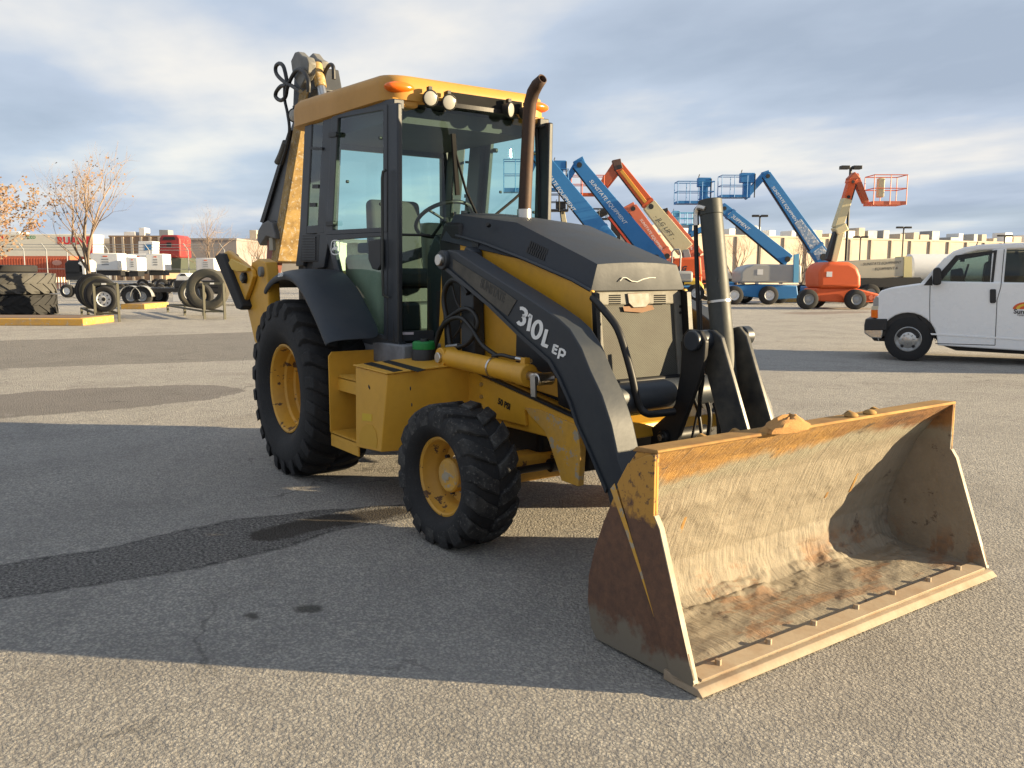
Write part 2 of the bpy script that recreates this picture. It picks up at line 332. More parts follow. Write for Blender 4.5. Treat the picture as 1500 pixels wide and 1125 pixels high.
def basket(bf, par, u0, v0, u1, v1, mat, depth=.85, box=None):
    a = bf.p(u0, v1); b = bf.p(u1, v0); x0, x1, z0, z1 = a.x, b.x, a.z, b.z; h = z1-z0; y0, y1 = -depth/2, depth/2; th = .022*max(1, bf.t/45)
    k = MB().box(x0, x1, y0, y1, z0, z0+.12*max(1, h)).build('basket', mat, par)
    r = MB(); n = max(2, int((x1-x0)/.55))
    for i in range(n+1):
        x = x0+(x1-x0)*i/n
        for y in (y0, y1): r.cyl((x, y, z0), (x, y, z1-.02), th, 5)
    for z in (z1, z0+h*.55):
        for A, B in (((x0, y0, z), (x1, y0, z)), ((x0, y1, z), (x1, y1, z)), ((x0, y0, z), (x0, y1, z)), ((x1, y0, z), (x1, y1, z))): r.cyl(A, B, th, 5)
    r.build('basket_rail', mat, k)
    if box:
        A = bf.p(box[0], box[3]); B = bf.p(box[1], box[2]); MB().box(A.x, B.x, -.3, .1, A.z, B.z).build('control_box', mat, k, bevel=.02); 
        r2 = MB(); r2.cyl((A.x, -.3, B.z), (A.x+.05, -.3, B.z+.15), .025, 5).cyl((B.x, -.3, B.z-.05), (B.x, -.3, z0), .03, 5).build('cable_loop', BGDARK, k)
        MB().box((A.x+B.x)/2-.18, (A.x+B.x)/2+.18, -.25, .05, z0, A.z).build('basket_post', mat, k)
    return k
def seg(bf, par, name, a, b, w0, w1, mat, d=.45, dy=0, bevel=.02):
    A = bf.p(*a); B = bf.p(*b); t = (B-A).normalized(); nrm = Vector((-t.z, 0, t.x)); h0 = bf.m(w0)/2; h1 = bf.m(w1)/2
    P = [A+nrm*h0, B+nrm*h1, B-nrm*h1, A-nrm*h0]; P = [Vector((p.x, dy-d/2, p.z)) for p in P]
    o_ = MB().slab(P, (0, d, 0)).build(name, mat, par, bevel=bevel)
    if name == 'boom':                            # hose track under the boom, pins at both ends, a mid collar
        lo = -1 if nrm.z > 0 else 1; A2 = A+nrm*lo*(h0+.03); B2 = B+nrm*lo*(h1+.03)
        MB().bar((A2.x, dy-d*.3, A2.z), (A2.x+(B2.x-A2.x)*.85, dy-d*.3, A2.z+(B2.z-A2.z)*.85), .10, .06).build('hose_track', BGDARK, o_)
        for q, h_ in ((A+t*.12, h0), (B-t*.15, h1)): MB().cyl((q.x, dy-d/2-.05, q.z), (q.x, dy+d/2+.05, q.z), h_*.45, 12).build('pin', BGDARK, o_)
        M_ = A+(B-A)*.86; hm = h0+(h1-h0)*.86+.025; C4 = [M_+nrm*hm-t*.08, M_+nrm*hm+t*.08, M_-nrm*hm+t*.08, M_-nrm*hm-t*.08]; MB().slab([(p.x, dy-d/2-.025, p.z) for p in C4], (0, d+.05, 0)).build('collar', mat, o_)
    return o_
def boom_text(bf, par, body, a, b, size_px, mat, d=.45, bold=0):
    A = bf.p(*a); B = bf.p(*b); A.y = B.y = -d/2-.012
    return text('lettering', body, bf.m(size_px), mat, par, frame(A, B-A, (0, 0, 1)), bold=0, shear=.25)
def lift_base(bf, par, cx, mat, cover, w=2.6, rim=None, h=.45):
    """chassis, four wheels and a turntable cover, centred on local x = cx"""
    ch = MB().box(cx-w/2, cx+w/2, -.75, .75, .42, .85).build('chassis', mat, par, bevel=.05)
    for sx in (-1, 1):
        for y in (-.95, .95): wheel_bg(bf, par, cx+sx*w*.42, y, .47, .36, rim or BGWHITE)
    tt_ = MB().box(cx-.55, cx+.55, -.55, .55, .85, 1.05).build('turntable', BGDARK, par)
    if cover: MB().box(cx-w*.42, cx+w*.38, -.80, .80, 1.05, 1.05+cover[0]).build('engine_cover', cover[1], par, bevel=.14, seg=3)
WT = col('far white print', (.75, .75, .74)); DT = col('far dark print', (.03, .03, .04))
SU = 'SUNSTATE EQUIPMENT'
# ---- boom lifts: the cluster behind the hood
f = BF(915, t=44); L = f.thing('boom_lift', 'blue boom lift with a straight lettered boom rising right behind the exhaust stack', 'boom lift')
seg(f, L, 'boom', (786, 224), (893, 356), 20, 26, LBLUE, .5); seg(f, L, 'boom_top_cap', (787, 219), (795, 232), 14, 18, LBLUE, .3); boom_text(f, L, SU, (791, 243), (822, 287), 7.6, WT, .5, .01); boom_text(f, L, '', (0, 0), (1, 1), 9, WT) if 0 else None
seg(f, L, 'riser', (893, 356), (915, 412), 26, 22, LBLUE, .5); lift_base(f, L, 0, LBLUE, (.6, BGGREY))
seg(f, L, 'jib', (786, 226), (770, 262), 12, 10, LBLUE, .3); basket(f, L, 738, 235, 772, 282, LBLUE)
f = BF(985, t=47); L = f.thing('boom_lift', 'blue boom lift with folded jib whose lettered boom stands beside the orange and cream one', 'boom lift')
seg(f, L, 'boom', (846, 240), (962, 382), 17, 26, LBLUE, .5); seg(f, L, 'boom_head', (842, 243), (856, 236), 12, 14, LBLUE, .4); seg(f, L, 'jib', (846, 238), (826, 272), 9, 8, LBLUE, .3); boom_text(f, L, SU, (862, 266), (897, 309), 7.6, WT, .5, .01)
basket(f, L, 794, 249, 832, 280, LBLUE, .9, (811, 829, 236, 249)); seg(f, L, 'riser', (958, 366), (960, 392), 9, 9, col('pale lift blue', (.12, .38, .6)), .4); seg(f, L, 'lower_arm', (962, 380), (985, 415), 22, 20, LBLUE, .4); lift_base(f, L, 0, LBLUE, (.6, BGGREY))
f = BF(1004, t=50); L = f.thing('boom_lift', 'orange and cream boom lift with dark lettering on its boom and a rounded yellow hood', 'boom lift')
seg(f, L, 'boom', (905, 243), (955, 306), 14, 17, LORANGE, .42); seg(f, L, 'boom_stripe', (909, 250), (952, 306), 5, 5, col('lift amber', (.62, .30, .04)), .46); seg(f, L, 'boom_sleeve', (950, 300), (1004, 366), 19, 24, LCREAM, .5); boom_text(f, L, '- JLG LIFT -', (957, 318), (983, 350), 9, DT, .5, .025)
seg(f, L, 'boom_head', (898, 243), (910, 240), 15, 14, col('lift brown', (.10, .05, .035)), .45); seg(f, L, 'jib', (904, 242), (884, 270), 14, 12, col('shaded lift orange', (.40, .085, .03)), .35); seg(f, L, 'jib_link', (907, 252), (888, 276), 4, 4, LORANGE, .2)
basket(f, L, 836, 258, 884, 287, LORANGE, .9); seg(f, L, 'counter_arm', (1003, 366), (1012, 404), 9, 11, BGGREY, .6)
f.poly([(976, 386), (983, 379), (1022, 376), (1024, 404), (978, 406)], -.9, .6).build('turntable_cover', LORANGE, L, bevel=.12, seg=3); A = f.p(987, 397); text('lettering', 'JLG', f.m(9), DT, L, frame((A.x, -.915, A.z), (1, 0, .06), (0, 0, 1)), bold=.02, shear=.3)
f.poly([(980, 406), (1024, 404), (1024, 428), (984, 426)], -.8, .7).build('chassis', LORANGE, L, bevel=.05)
f.poly([(984, 408), (992, 405), (1014, 408), (1022, 417), (1023, 434), (988, 434)], -1.7, -.95).build('yellow_hood', col('far yellow', (.62, .42, .05)), L, bevel=.14, seg=3); 
r = MB(); P = [f.p(*q) for q in ((979, 402), (980, 370), (983, 366), (990, 366), (992, 372), (991, 402))]; r.tube([Vector((p.x, -1.0, p.z)) for p in P], .05, 6).build('guard_rail', BGGREY, L)
for x in (-1.0, 1.0):
    for y in (-1.3, .8): wheel_bg(f, L, x, y, .47, .36, BGWHITE)
for i, (a, b, w0, w1, mt, uu, t, lab, txt) in enumerate((
    ((925, 304), (978, 378), 15, 18, LSALMON, 985, 58, 'faded orange boom lift with a short hooked boom head between blue boom and cream boom', ((936, 322), (957, 352))),
    ((972, 313), (1022, 376), 15, 19, LSALMON, 1030, 60, 'faded orange boom lift with dark boom tip behind the cream boom', ((979, 322), (1003, 355))),
    ((851, 304), (898, 362), 11, 14, LSALMON, 905, 62, 'faded orange boom lift whose boom shows just behind the blue boom by the exhaust', ((857, 312), (876, 337))),
    ((893, 316), (942, 378), 8, 10, col('lift red', (.45, .06, .03)), 950, 64, 'thin red boom lift between the two blue booms', None))):
    f = BF(uu, t=t); L = f.thing('boom_lift', lab, 'boom lift'); seg(f, L, 'boom', a, b, w0, w1, mt, .5)
    if txt: boom_text(f, L, SU, txt[0], txt[1], 5.5, WT, .5)
    if i == 0: seg(f, L, 'boom_head', (915, 309), (930, 302), 11, 13, mt, .45)
    if i == 1: seg(f, L, 'boom_tip', (966, 312), (978, 309), 8, 9, BGDARK, .5)
    q = f.p(*b); seg(f, L, 'riser', b, (uu, 412), w1, w1, mt, .5); lift_base(f, L, 0, mt, (.7, mt))
f = BF(880, t=66); L = f.thing('boom_lift', 'dark boom lift with a flat black platform far behind the blue booms', 'boom lift')
seg(f, L, 'boom', (905, 300), (870, 318), 9, 9, BGDARK, .4); basket(f, L, 865, 306, 912, 322, BGDARK, .9); seg(f, L, 'riser', (900, 303), (905, 408), 12, 14, BGDARK, .4); lift_base(f, L, 1.2, BGDARK, (.6, BGDARK))
f = BF(1060, t=70); L = f.thing('boom_lift', 'pale blue boom lift with a small basket low behind the upright bucket cylinder', 'boom lift')
basket(f, L, 983, 312, 1016, 330, col('pale lift blue', (.12, .38, .6)), .9, (985, 994, 309, 318)); seg(f, L, 'boom', (1008, 345), (1048, 326), 7, 8, LBLUE, .4); seg(f, L, 'jib', (1010, 345), (1012, 328), 5, 5, LBLUE, .3); seg(f, L, 'riser', (1048, 326), (1062, 408), 10, 12, LBLUE, .4); lift_base(f, L, 0, LBLUE, (.6, BGGREY))
f = BF(790, t=60); L = f.thing('boom_lift', 'black scissor style lift platform seen low between windshield and blue boom', 'boom lift')
basket(f, L, 806, 285, 832, 310, BGDARK, .9, (814, 828, 296, 306)); seg(f, L, 'boom', (824, 310), (838, 400), 6, 10, LCREAM, .4); lift_base(f, L, 2.2, LCREAM, (.6, LCREAM))
# ---- boom lifts standing clear on the right
f = BF(1115, t=43); L = f.thing('boom_lift', 'blue boom lift with silver engine cover and low boom reaching to the left basket', 'boom lift')
seg(f, L, 'boom', (1154, 382), (1056, 303), 18, 13, LBLUE, .45); boom_text(f, L, 'EQUIPMENT', (1064, 314), (1086, 332), 7, WT, .45); seg(f, L, 'boom_neck', (1060, 308), (1026, 288), 11, 9, LBLUE, .4); basket(f, L, 990, 267, 1044, 299, LBLUE, .9, (1021, 1040, 261, 274))
f.poly([(1078, 414), (1079, 398), (1086, 391), (1100, 387), (1165, 388), (1166, 414)], -.9, .9).build('engine_cover', col('silver cover', (.34, .34, .33), .35), L, bevel=.08, seg=3)
f.poly([(1066, 432), (1072, 418), (1110, 416), (1160, 418), (1162, 436), (1130, 438)], -.8, .8).build('chassis', LBLUE, L, bevel=.05); f.poly([(1154, 374), (1161, 372), (1160, 414), (1153, 414)], -1.0, -.85).build('ladder_post', col('pale lift blue', (.12, .38, .6)), L)
for px, y in ((1067, -1.0), (1117, -1.0), (1097, .9), (1150, .9)): wheel_bg(f, L, f.p(px, 430).x, y, .46, .38, BGWHITE)
A = f.p(1107, 398); MB().box(A.x-.18, A.x+.1, -.915, -.905, A.z-.15, A.z+.12).build('warning_sticker', BGWHITE, L)
f = BF(1212, t=46); L = f.thing('boom_lift', 'tall blue boom lift with folded jib and basket facing away from the tan warehouse', 'boom lift')
seg(f, L, 'boom', (1121, 256), (1206, 380), 13, 22, LBLUE, .45); boom_text(f, L, SU, (1128, 275), (1146, 301), 6, WT, .45); seg(f, L, 'scuffed_panel', (1166, 324), (1205, 379), 11, 18, paint('scuffed blue', (.12, .22, .38), .5, (.5, .5, .5), .9, 3, chips=(.55, .55, .55), chip_amt=.06), .47); seg(f, L, 'boom_head', (1117, 257), (1126, 254), 9, 9, LBLUE, .4); seg(f, L, 'jib', (1119, 257), (1090, 290), 9, 8, LBLUE, .35); basket(f, L, 1054, 258, 1092, 290, LBLUE, .9, (1083, 1104, 254, 268)); seg(f, L, 'riser', (1204, 378), (1214, 412), 20, 18, LBLUE, .5); lift_base(f, L, .1, LBLUE, (.6, BGGREY))
f = BF(1215, t=37.5); L = f.thing('boom_lift', 'orange and cream boom lift with rounded orange cover and salmon coloured basket', 'boom lift')
f.poly([(1189, 422), (1189, 400), (1193, 390), (1202, 384), (1232, 384), (1244, 391), (1249, 404), (1249, 422)], -.95, .95).build('engine_cover', LORANGE, L, bevel=.18, seg=4); f.poly([(1186, 440), (1187, 422), (1240, 421), (1276, 430), (1278, 441), (1240, 443)], -.8, .8).build('chassis', LORANGE, L, bevel=.05)
for px, y in ((1171, -1.05), (1239, -1.05), (1206, .9), (1272, .9)): wheel_bg(f, L, f.p(px, 430).x, y, .43, .38, BGGREY)
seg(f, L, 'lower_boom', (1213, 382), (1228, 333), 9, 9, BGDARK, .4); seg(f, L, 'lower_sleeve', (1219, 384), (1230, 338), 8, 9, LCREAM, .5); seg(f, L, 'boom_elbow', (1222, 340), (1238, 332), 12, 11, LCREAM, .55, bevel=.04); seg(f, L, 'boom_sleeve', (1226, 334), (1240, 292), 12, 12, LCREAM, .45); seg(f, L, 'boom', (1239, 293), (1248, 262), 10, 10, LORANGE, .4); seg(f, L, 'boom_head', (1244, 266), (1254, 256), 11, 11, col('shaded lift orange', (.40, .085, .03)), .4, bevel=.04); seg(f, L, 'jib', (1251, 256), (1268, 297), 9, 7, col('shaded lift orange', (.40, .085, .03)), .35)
basket(f, L, 1272, 258, 1322, 301, LSALMON, 1.0); A = f.p(1281, 290); B = f.p(1291, 262); MB().box(A.x, B.x, -.4, -.1, A.z, B.z).build('control_box', LCREAM, L, bevel=.03); A = f.p(1203, 402); MB().box(A.x-.12, A.x+.12, -.966, -.955, A.z-.1, A.z+.12).build('warning_sticker', BGWHITE, L)
for px in (1264, 1271): A = f.p(px, 435); MB().lathe([(.001, 0), (.11, 0), (.1, -.04), (.001, -.04)], (A.x, -.81, A.z), (0, 1, 0), 12).build('reflector', LSALMON, L)
# ---- crane truck with cream boom, tank truck, warehouse
f = BF(1285, t=45); L = f.thing('crane_truck', 'cream coloured long flat boom lying on a dark truck chassis beside the orange lift', 'truck')
f.poly([(1226, 383), (1328, 377), (1328, 404), (1285, 408), (1240, 408)], -.5, .5).build('boom', col('cream boom', (.47, .43, .33)), L, bevel=.04); f.poly([(1318, 376), (1329, 376), (1329, 406), (1317, 406)], -.54, .54).build('boom_end', col('pale yellow', (.62, .55, .28)), L); boom_text(f, L, SU, (1258, 389), (1294, 387), 5.2, DT, 1.0, .01); boom_text(f, L, 'EQUIPMENT &', (1275, 396), (1305, 394.5), 5.2, DT, 1.0, .01)
f.poly([(1225, 410), (1335, 406), (1345, 418), (1230, 422)], -1.0, 1.0).build('truck_bed', BGDARK, L); 
for px in (1262, 1330, 1345): 
    for y in (-1.0, 1.0): wheel_bg(f, L, f.p(px, 430).x, y, .5, .4, BGGREY)
f = BF(1365, t=52); L = f.thing('tank_truck', 'white tank truck with a long cylindrical tank behind the van', 'truck')
A = f.p(1352, 393); MB().tube([(A.x-1.0, 0, A.z), (A.x-.9, 0, A.z), (A.x+5.5, 0, A.z), (A.x+5.6, 0, A.z)], [.7, .86, .86, .7], 24).build('tank', BGWHITE, L); MB().box(A.x-1.6, A.x+6, -.9, .9, .7, 1.0).build('chassis', BGDARK, L)
MB().box(A.x-2.4, A.x-1.4, -1.0, 1.0, .8, A.z+.55).build('truck_cab', BGWHITE, L, bevel=.12, seg=3)
for x in (-1.8, 2.5, 4.0): 
    for y in (-.95, .95): wheel_bg(f, L, A.x+x, y, .5, .35, BGGREY)
def building(u0, u1, v0, v1, t, name, label, mat, pil=0, units=0, depth=30, seed=1, rot=0, xs=None):
    f = BF((u0+u1)/2, t=t); L = f.thing(name, label, 'building'); a = f.p(u0, v0); b = f.p(u1, v1); L.rotation_euler[2] += rad(rot)
    if xs: a.x, b.x = xs
    MB().box(a.x, b.x, 0, depth, 0, (a.z+b.z)/2).build('wall', mat, L)
    z = (a.z+b.z)/2; MB().box(a.x-.1, b.x+.1, -.12, depth, z, z+.25).build('parapet', mat, L); random.seed(seed)
    for i in range(pil):
        x = a.x+(b.x-a.x)*(i+.5)/pil; MB().box(x-.22, x+.22, -.28, -.002, 0, z).build('pilaster', col('pilaster tan', (.40, .34, .28), .8), L)
    for i in range(units):
        x = a.x+(b.x-a.x)*(i+random.uniform(.1, .9))/units; w_ = random.uniform(.9, 2.2); h = random.uniform(.7, 1.8); MB().box(x, x+w_, 4, 6.5, z+.26, z+.3+h).build('rooftop_unit', random.choice((TAN, BGGREY, BGWHITE)), L, bevel=.05)
    return L
building(1235, 1235, 350.5, 350.5, 131, 'warehouse', 'long tan warehouse wall with roof units behind the boom lifts', TAN, 30, 44, 60, 4, 25, (-36, 95))
building(845, 1000, 352, 352, 150, 'warehouse', 'low grey warehouse seen between the slanted booms', col('warehouse grey', (.30, .29, .31), .8), 0, 8, 40, 2)
building(276, 346, 352, 352, 105, 'flat_roof_building', 'grey flat roofed building behind the bare tree next to the red truck', col('building grey', (.26, .23, .22), .8), 0, 0, 20)
building(345, 470, 352, 352, 130, 'flat_roof_building', 'pale flat roofed building behind the backhoe boom', col('building pale', (.50, .45, .38), .8), 0, 5, 20, 7)
building(160, 240, 347, 347, 160, 'flat_roof_building', 'brown building far behind the white generators', col('building brown', (.30, .20, .13), .8), 6, 3, 20, 8)
building(-140, 15, 356, 356, 118, 'flat_roof_building', 'cream building behind the tree with orange leaves', col('building cream', (.55, .50, .40), .8), 0, 3, 20, 9)
def hill():
    m = MB(); rows = [[], [], []]; random.seed(8)
    for i in range(141):
        u = -800+i*22; q = BF(u, t=420); z = 1.5+(400-347)*420/FPX+2.2*mnoise_(i*.35)+1.2*mnoise_(i*1.3)
        rows[0].append((q.o.x, q.o.y, -1)); rows[1].append((q.o.x, q.o.y, z*.8)); p = q.o+YH*60; rows[2].append((p.x, p.y, z))
    g = G('far hillside'); n = g.noise(.09, 8, .7); g.col(g.mix(g.ramp(n, .4, .62), (.16, .115, .07), (.30, .26, .21))); g.rough(.95); o = m.grid(rows).build('hills', g.m, None); o['kind'] = 'structure'
from mathutils import noise as mn0
def mnoise_(x): return mn0.noise(Vector((x, 3.3, 1.7)))
hill()
# ---- street lamps
for u, v, t, lab in ((1238, 245, 60, 'tall parking lot lamp with two heads behind the salmon basket'), (1110, 316, 98, 'parking lot lamp with two heads above the silver engine cover'), (1320, 333, 112, 'parking lot lamp with two heads above the cream truck boom'), (1468, 345, 118, 'parking lot lamp with two heads just above the van roof'), (1118+140, 347, 116, 'small parking lot lamp in front of the warehouse')):
    f = BF(u, t=t); L = f.thing('street_lamp', lab, 'lamp', 'parking lot lamps'); z = f.p(u, v).z; MB().cyl((0, 0, 0), (0, 0, z), .10, 8).build('pole', BGDARK, L); k = max(1, t/70)
    MB().cyl((0, 0, 0), (0, 0, .7), .28, 10).build('base', BGGREY, L)
    for s in (-1, 1): MB().box(s*.12, s*.72*k**.6, -.25, .25, z-.14, z+.10).build('lamp_head', BGDARK, L, bevel=.03)
# ---- trees
BARK = paint('bark', (.20, .16, .125), .9, (.11, .085, .065), .6, 8, bump=.3); TWIG = col('twigs', (.26, .19, .14), .9)
LEAF = None
def leaf_mat():
    g = G('dry leaves'); n = g.noise(1.6, 3, .5); g.col(g.mix(g.ramp(n, .35, .65), (.24, .13, .07), (.23, .17, .115))); g.rough(.8); return g.m
LEAF = leaf_mat()
def tree(bf, label, H, seed, leaves=0, spread=.55, r0=.09, upright=.5, depth=6, group='bare trees around the lot', lo=.3):
    random.seed(seed); L = bf.thing('tree', label, 'tree', group); tr = MB(); tw = MB(); lf = MB()
    def grow(p, d, ln, r, lv):
        n = 3; pts = [p]; q = p.copy(); dd = d.copy()
        for i in range(n):
            dd = (dd+Vector((random.uniform(-1, 1), random.uniform(-1, 1), random.uniform(-.4, 1)*upright))*.14).normalized(); q = q+dd*ln/n; pts.append(q.copy())
        r1 = r*.62; rs = [r+(r1-r)*i/n for i in range(n+1)]
        (tr if lv < 2 else tw).tube(pts, rs, 6 if lv < 2 else (4 if lv < 4 else 3), cap=False)
        if leaves and lv >= 3:
            for _ in range(leaves):
                if random.random() < (.55 if leaves > 3 else .16): 
                    c = random.choice(pts[1:])+Vector((random.uniform(-1, 1), random.uniform(-1, 1), random.uniform(-1, .3)))*.09; a = Vector((random.uniform(-1, 1), random.uniform(-1, 1), random.uniform(-1, 1))).normalized()*.05; b = a.orthogonal().normalized()*.035
                    lf.add([c-a, c+b, c+a, c-b], [(0, 1, 2, 3)])
        if lv >= depth: return
        k = random.choice((2, 3, 3)) if lv else 5
        for i in range(k):
            s_ = pts[-1] if (i == 0) else pts[random.choice((1, 2, 3))]
            if lv == 0 and i: s_ = p+(pts[-1]-p)*random.uniform(.62, 1)
            ang = 2*math.pi*(i+random.random()*.6)/k; sp = spread*random.uniform(.6, 1.25)*(.35 if (lv == 0 and i == 0) else 1)
            u = dd.orthogonal().normalized(); v = dd.cross(u); nd = (dd*math.cos(sp)+(u*math.cos(ang)+v*math.sin(ang))*math.sin(sp)).normalized(); nd = (nd+Vector((0, 0, .22*upright))).normalized()
            grow(s_, nd, ln*random.uniform(.62, .86) if lv else H*random.uniform(.20, .28), r1*random.uniform(.6, .85) if i else r1, lv+1)
    grow(Vector((0, 0, 0)), Vector((0, 0, 1)), H*lo, r0, 0)
    tr.build('trunk', BARK, L, smooth=60); c = tw.build('crown', TWIG, L, smooth=60)
    if lf.v: lf.build('dry_leaves', LEAF, L, smooth=0)
f = BF(142, t=29.5); tree(f, 'slender bare tree with a few dry leaves behind the rack of tyres', 5.3, 4, 1, .62, .115, .9, 6, lo=.40)
f = BF(-32, t=27.5); tree(f, 'tree full of dry orange leaves over the stacked tractor tyres', 5.0, 9, 5, .62, .11, .6, 6, lo=.30)
f = BF(312, t=62); tree(f, 'bare tree in front of the grey building beside the red truck cab', 5.6, 12, 0, .6, .12, .6, 6, lo=.3)
f = BF(374, t=66); tree(f, 'bare tree just left of the folded backhoe boom', 5.4, 15, 0, .6, .12, .6, 6, lo=.3)
f = BF(1082, t=62); tree(f, 'bare tree behind the blue lift with silver cover', 4.9, 18, 0, .6, .11, .6, 6, lo=.24)
f = BF(1176, t=50); tree(f, 'bare tree between the silver cover and the orange lift', 4.4, 21, 0, .6, .10, .6, 6, lo=.26)
# ---- kerbed islands
def island(px, h, label, y1):
    f = BF(*px[0]); L = f.thing('kerb_island', label, 'kerb'); a = f.p(*px[0]); b = f.p(*px[1]); 
    k = MB().box(a.x-14 if px[2] else a.x, b.x, 0, y1, 0, h).build('kerb', CURB, L, bevel=.02); MB().box((a.x-13.8 if px[2] else a.x+.15), b.x-.15, .15, y1-.15, h, h+.012).build('mulch', col('mulch', (.17, .11, .075), .95), L)
island(((0, 477), (122, 472), True), .21, 'yellow painted kerb island in front of the stacked tractor tyres', 1.9)
island(((177, 453), (212, 452), False), .22, 'short yellow kerb island beside the tandem trailer', 2.5)
island(((1138, 443), (1196, 443), False), .2, 'yellow kerb island under the bare tree by the orange lift', 2.0)
# ---- stacked tractor tyres
def chev_tyre(name, label, c, R, W, mat, lugs, group=None, axis='z', ri=.55, rz=0):
    L = tag(bpy.data.objects.new(name, None), label, 'tyre', group); COL.objects.link(L); L.location = c; hw = W/2
    if axis == 'z': L.rotation_euler = (0, 0, rz)
    else: L.rotation_euler = (rad(90), 0, rz)
    r0 = R-.04; k = MB().lathe([(R*ri, -hw*.75), (R*.72, -hw), (R*.9, -hw*.95), (r0, -hw*.7), (r0, hw*.7), (R*.9, hw*.95), (R*.72, hw), (R*ri, hw*.75)], (0, 0, 0), (0, 0, 1), 40, close=True).build('carcass', mat, L, smooth=40); t = MB()
    for i in range(lugs):
        for sd in (-1, 1):
            a0 = 2*math.pi*(i+(.5 if sd > 0 else 0))/lugs; rows = []
            for fr, lag in ((0, 0), (.5, .55), (.93, 1.05)):
                a = a0+lag*2*math.pi/lugs; wd = 2*math.pi/lugs*.20; rows.append([Vector((rr_*math.cos(a+da), rr_*math.sin(a+da), sd*hw*fr)) for rr_, da in ((r0-.03, -wd), (R, -wd), (R, wd), (r0-.03, wd))])
            b = MB().grid(rows); b.f += [(0, 1, 2, 3), (11, 10, 9, 8)]; t.add(b.v, b.f)
    if lugs: t.build('tread_lugs', mat, k, smooth=30)
    return L
RUBG = paint('dusty grey rubber', (.085, .083, .078), .9, (.05, .048, .045), .5, 4); RUBK = paint('black tyre rubber', (.015, .015, .016), .8, (.04, .038, .036), .5, 4)
f = BF(25, 461); f0 = f; o = f.o; sc_ = f.t/FPX
hA, hB, hC = 30*sc_, 31*sc_, 11*sc_
chev_tyre('tractor_tyre', 'black tractor tyre lying flat at the bottom of the stack', o+Vector((0, 0, hA/2)), 54*sc_, hA, RUBK, 18, 'stacked tractor tyres', rz=.2)
chev_tyre('tractor_tyre', 'dusty grey tractor tyre with chevron lugs lying flat in the middle of the stack', o+Vector((0, 0, hA+hB/2)), 54*sc_, hB, RUBG, 18, 'stacked tractor tyres')
chev_tyre('thin_tyre', 'thin smooth tyre lying flat on top of the tractor tyres', o+XH*-.25+Vector((0, 0, hA+hB+hC/2)), 41*sc_, hC, RUBK, 0, 'stacked tractor tyres')
# ---- tyre racks
def rack(u0, u1, v, ub, vb, vt, label):
    """front legs at pixels u0/u1 on ground row v, far leg at (ub, vb); front frame up to row vt"""
    a = on(u0, v, 'z', 0); b = on(u1, v, 'z', 0); c = on(ub, vb, 'z', 0); L = thing('tyre_rack', label, 'rack', a); A = Vector((0, 0, 0)); B = b-a; Cc = c-a; D = Cc+B
    dd = (A-CAM+a).dot(YH); z = 1.5247+(400-vt)*(a-CAM).dot(YH)/FPX; RM = col('rack olive', (.075, .072, .05)); s_ = .07
    for p in (A, B): MB().bar(p, p+Vector((0, 0, z)), s_, s_, (1, 0, 0)).build('post', RM, L)
    MB().bar(A+Vector((0, 0, z)), B+Vector((0, 0, z)), s_, s_).build('top_rail', RM, L)
    MB().bar((A+B)/2+(B-A)*-.15+Vector((0, 0, z)), (A+B)/2+(B-A)*.05+Vector((0, 0, z+.001)), s_+.01, .05).build('tag_plate', BGWHITE, L)
    for p, q in ((A, Cc), (B, D), (A, B), (Cc, D)): MB().bar(p+Vector((0, 0, .26)), q+Vector((0, 0, .26)), .06, .06).build('rail', RM, L)
    for p in (Cc, D, (A+Cc)/2, (B+D)/2): MB().bar(p, p+Vector((0, 0, .26)), s_, s_, (1, 0, 0)).build('leg', RM, L)
    return L, a, b, c
def loose_tyre(u, v, R, W, wdir, label, mat, rim=None, cat='tyre', grp=None):
    """tyre standing on the rack, centred on pixel (u, v): distance from the rack row it stands on"""
    q, rz_ = wdir; L = thing('loose_tyre', label, cat, q, rz_, grp)
    MB().lathe([(R*.58, -W/2*.8), (R*.78, -W/2), (R*.94, -W*.44), (R, -W*.3), (R, W*.3), (R*.94, W*.44), (R*.78, W/2), (R*.58, W/2*.8)], (0, 0, 0), (0, 1, 0), 36, close=True).build('tyre', mat, L, smooth=40)
    if rim:
        k = MB().lathe([(R*.59, -W*.40), (R*.54, -W*.42), (R*.50, -W*.32), (R*.3, -W*.36), (R*.17, -W*.40), (R*.16, -W*.2), (.001, -W*.2)], (0, 0, 0), (0, 1, 0), 28).build('rim', rim, L)
        for i in range(8):
            a = 2*math.pi*i/8; MB().lathe([(.001, -W*.36), (R*.055, -W*.36), (R*.055, -W*.30)], (R*.4*math.cos(a), 0, R*.4*math.sin(a)), (0, 1, 0), 8).build('hand_hole', BGDARK, k)
        MB().lathe([(.001, -W*.43), (R*.12, -W*.43), (R*.12, -W*.3)], (0, 0, 0), (0, 1, 0), 14).build('hub_cap', BGDARK, k)
    return L
R1, a, b, c = rack(140.5, 175, 471.5, 120, 462, 417, 'olive steel tyre rack holding a white rimmed wheel at its front end')
ez = lambda q, R: Vector((q.x, q.y, .29+R))
mid = (a+b)/2; dirb = (c-a).normalized(); RZR = math.atan2((b-a).y, (b-a).x)
def at_rack(mid, dirb, s, R): q = mid+dirb*s; return ez(q, R)
tyre_rz = RZR
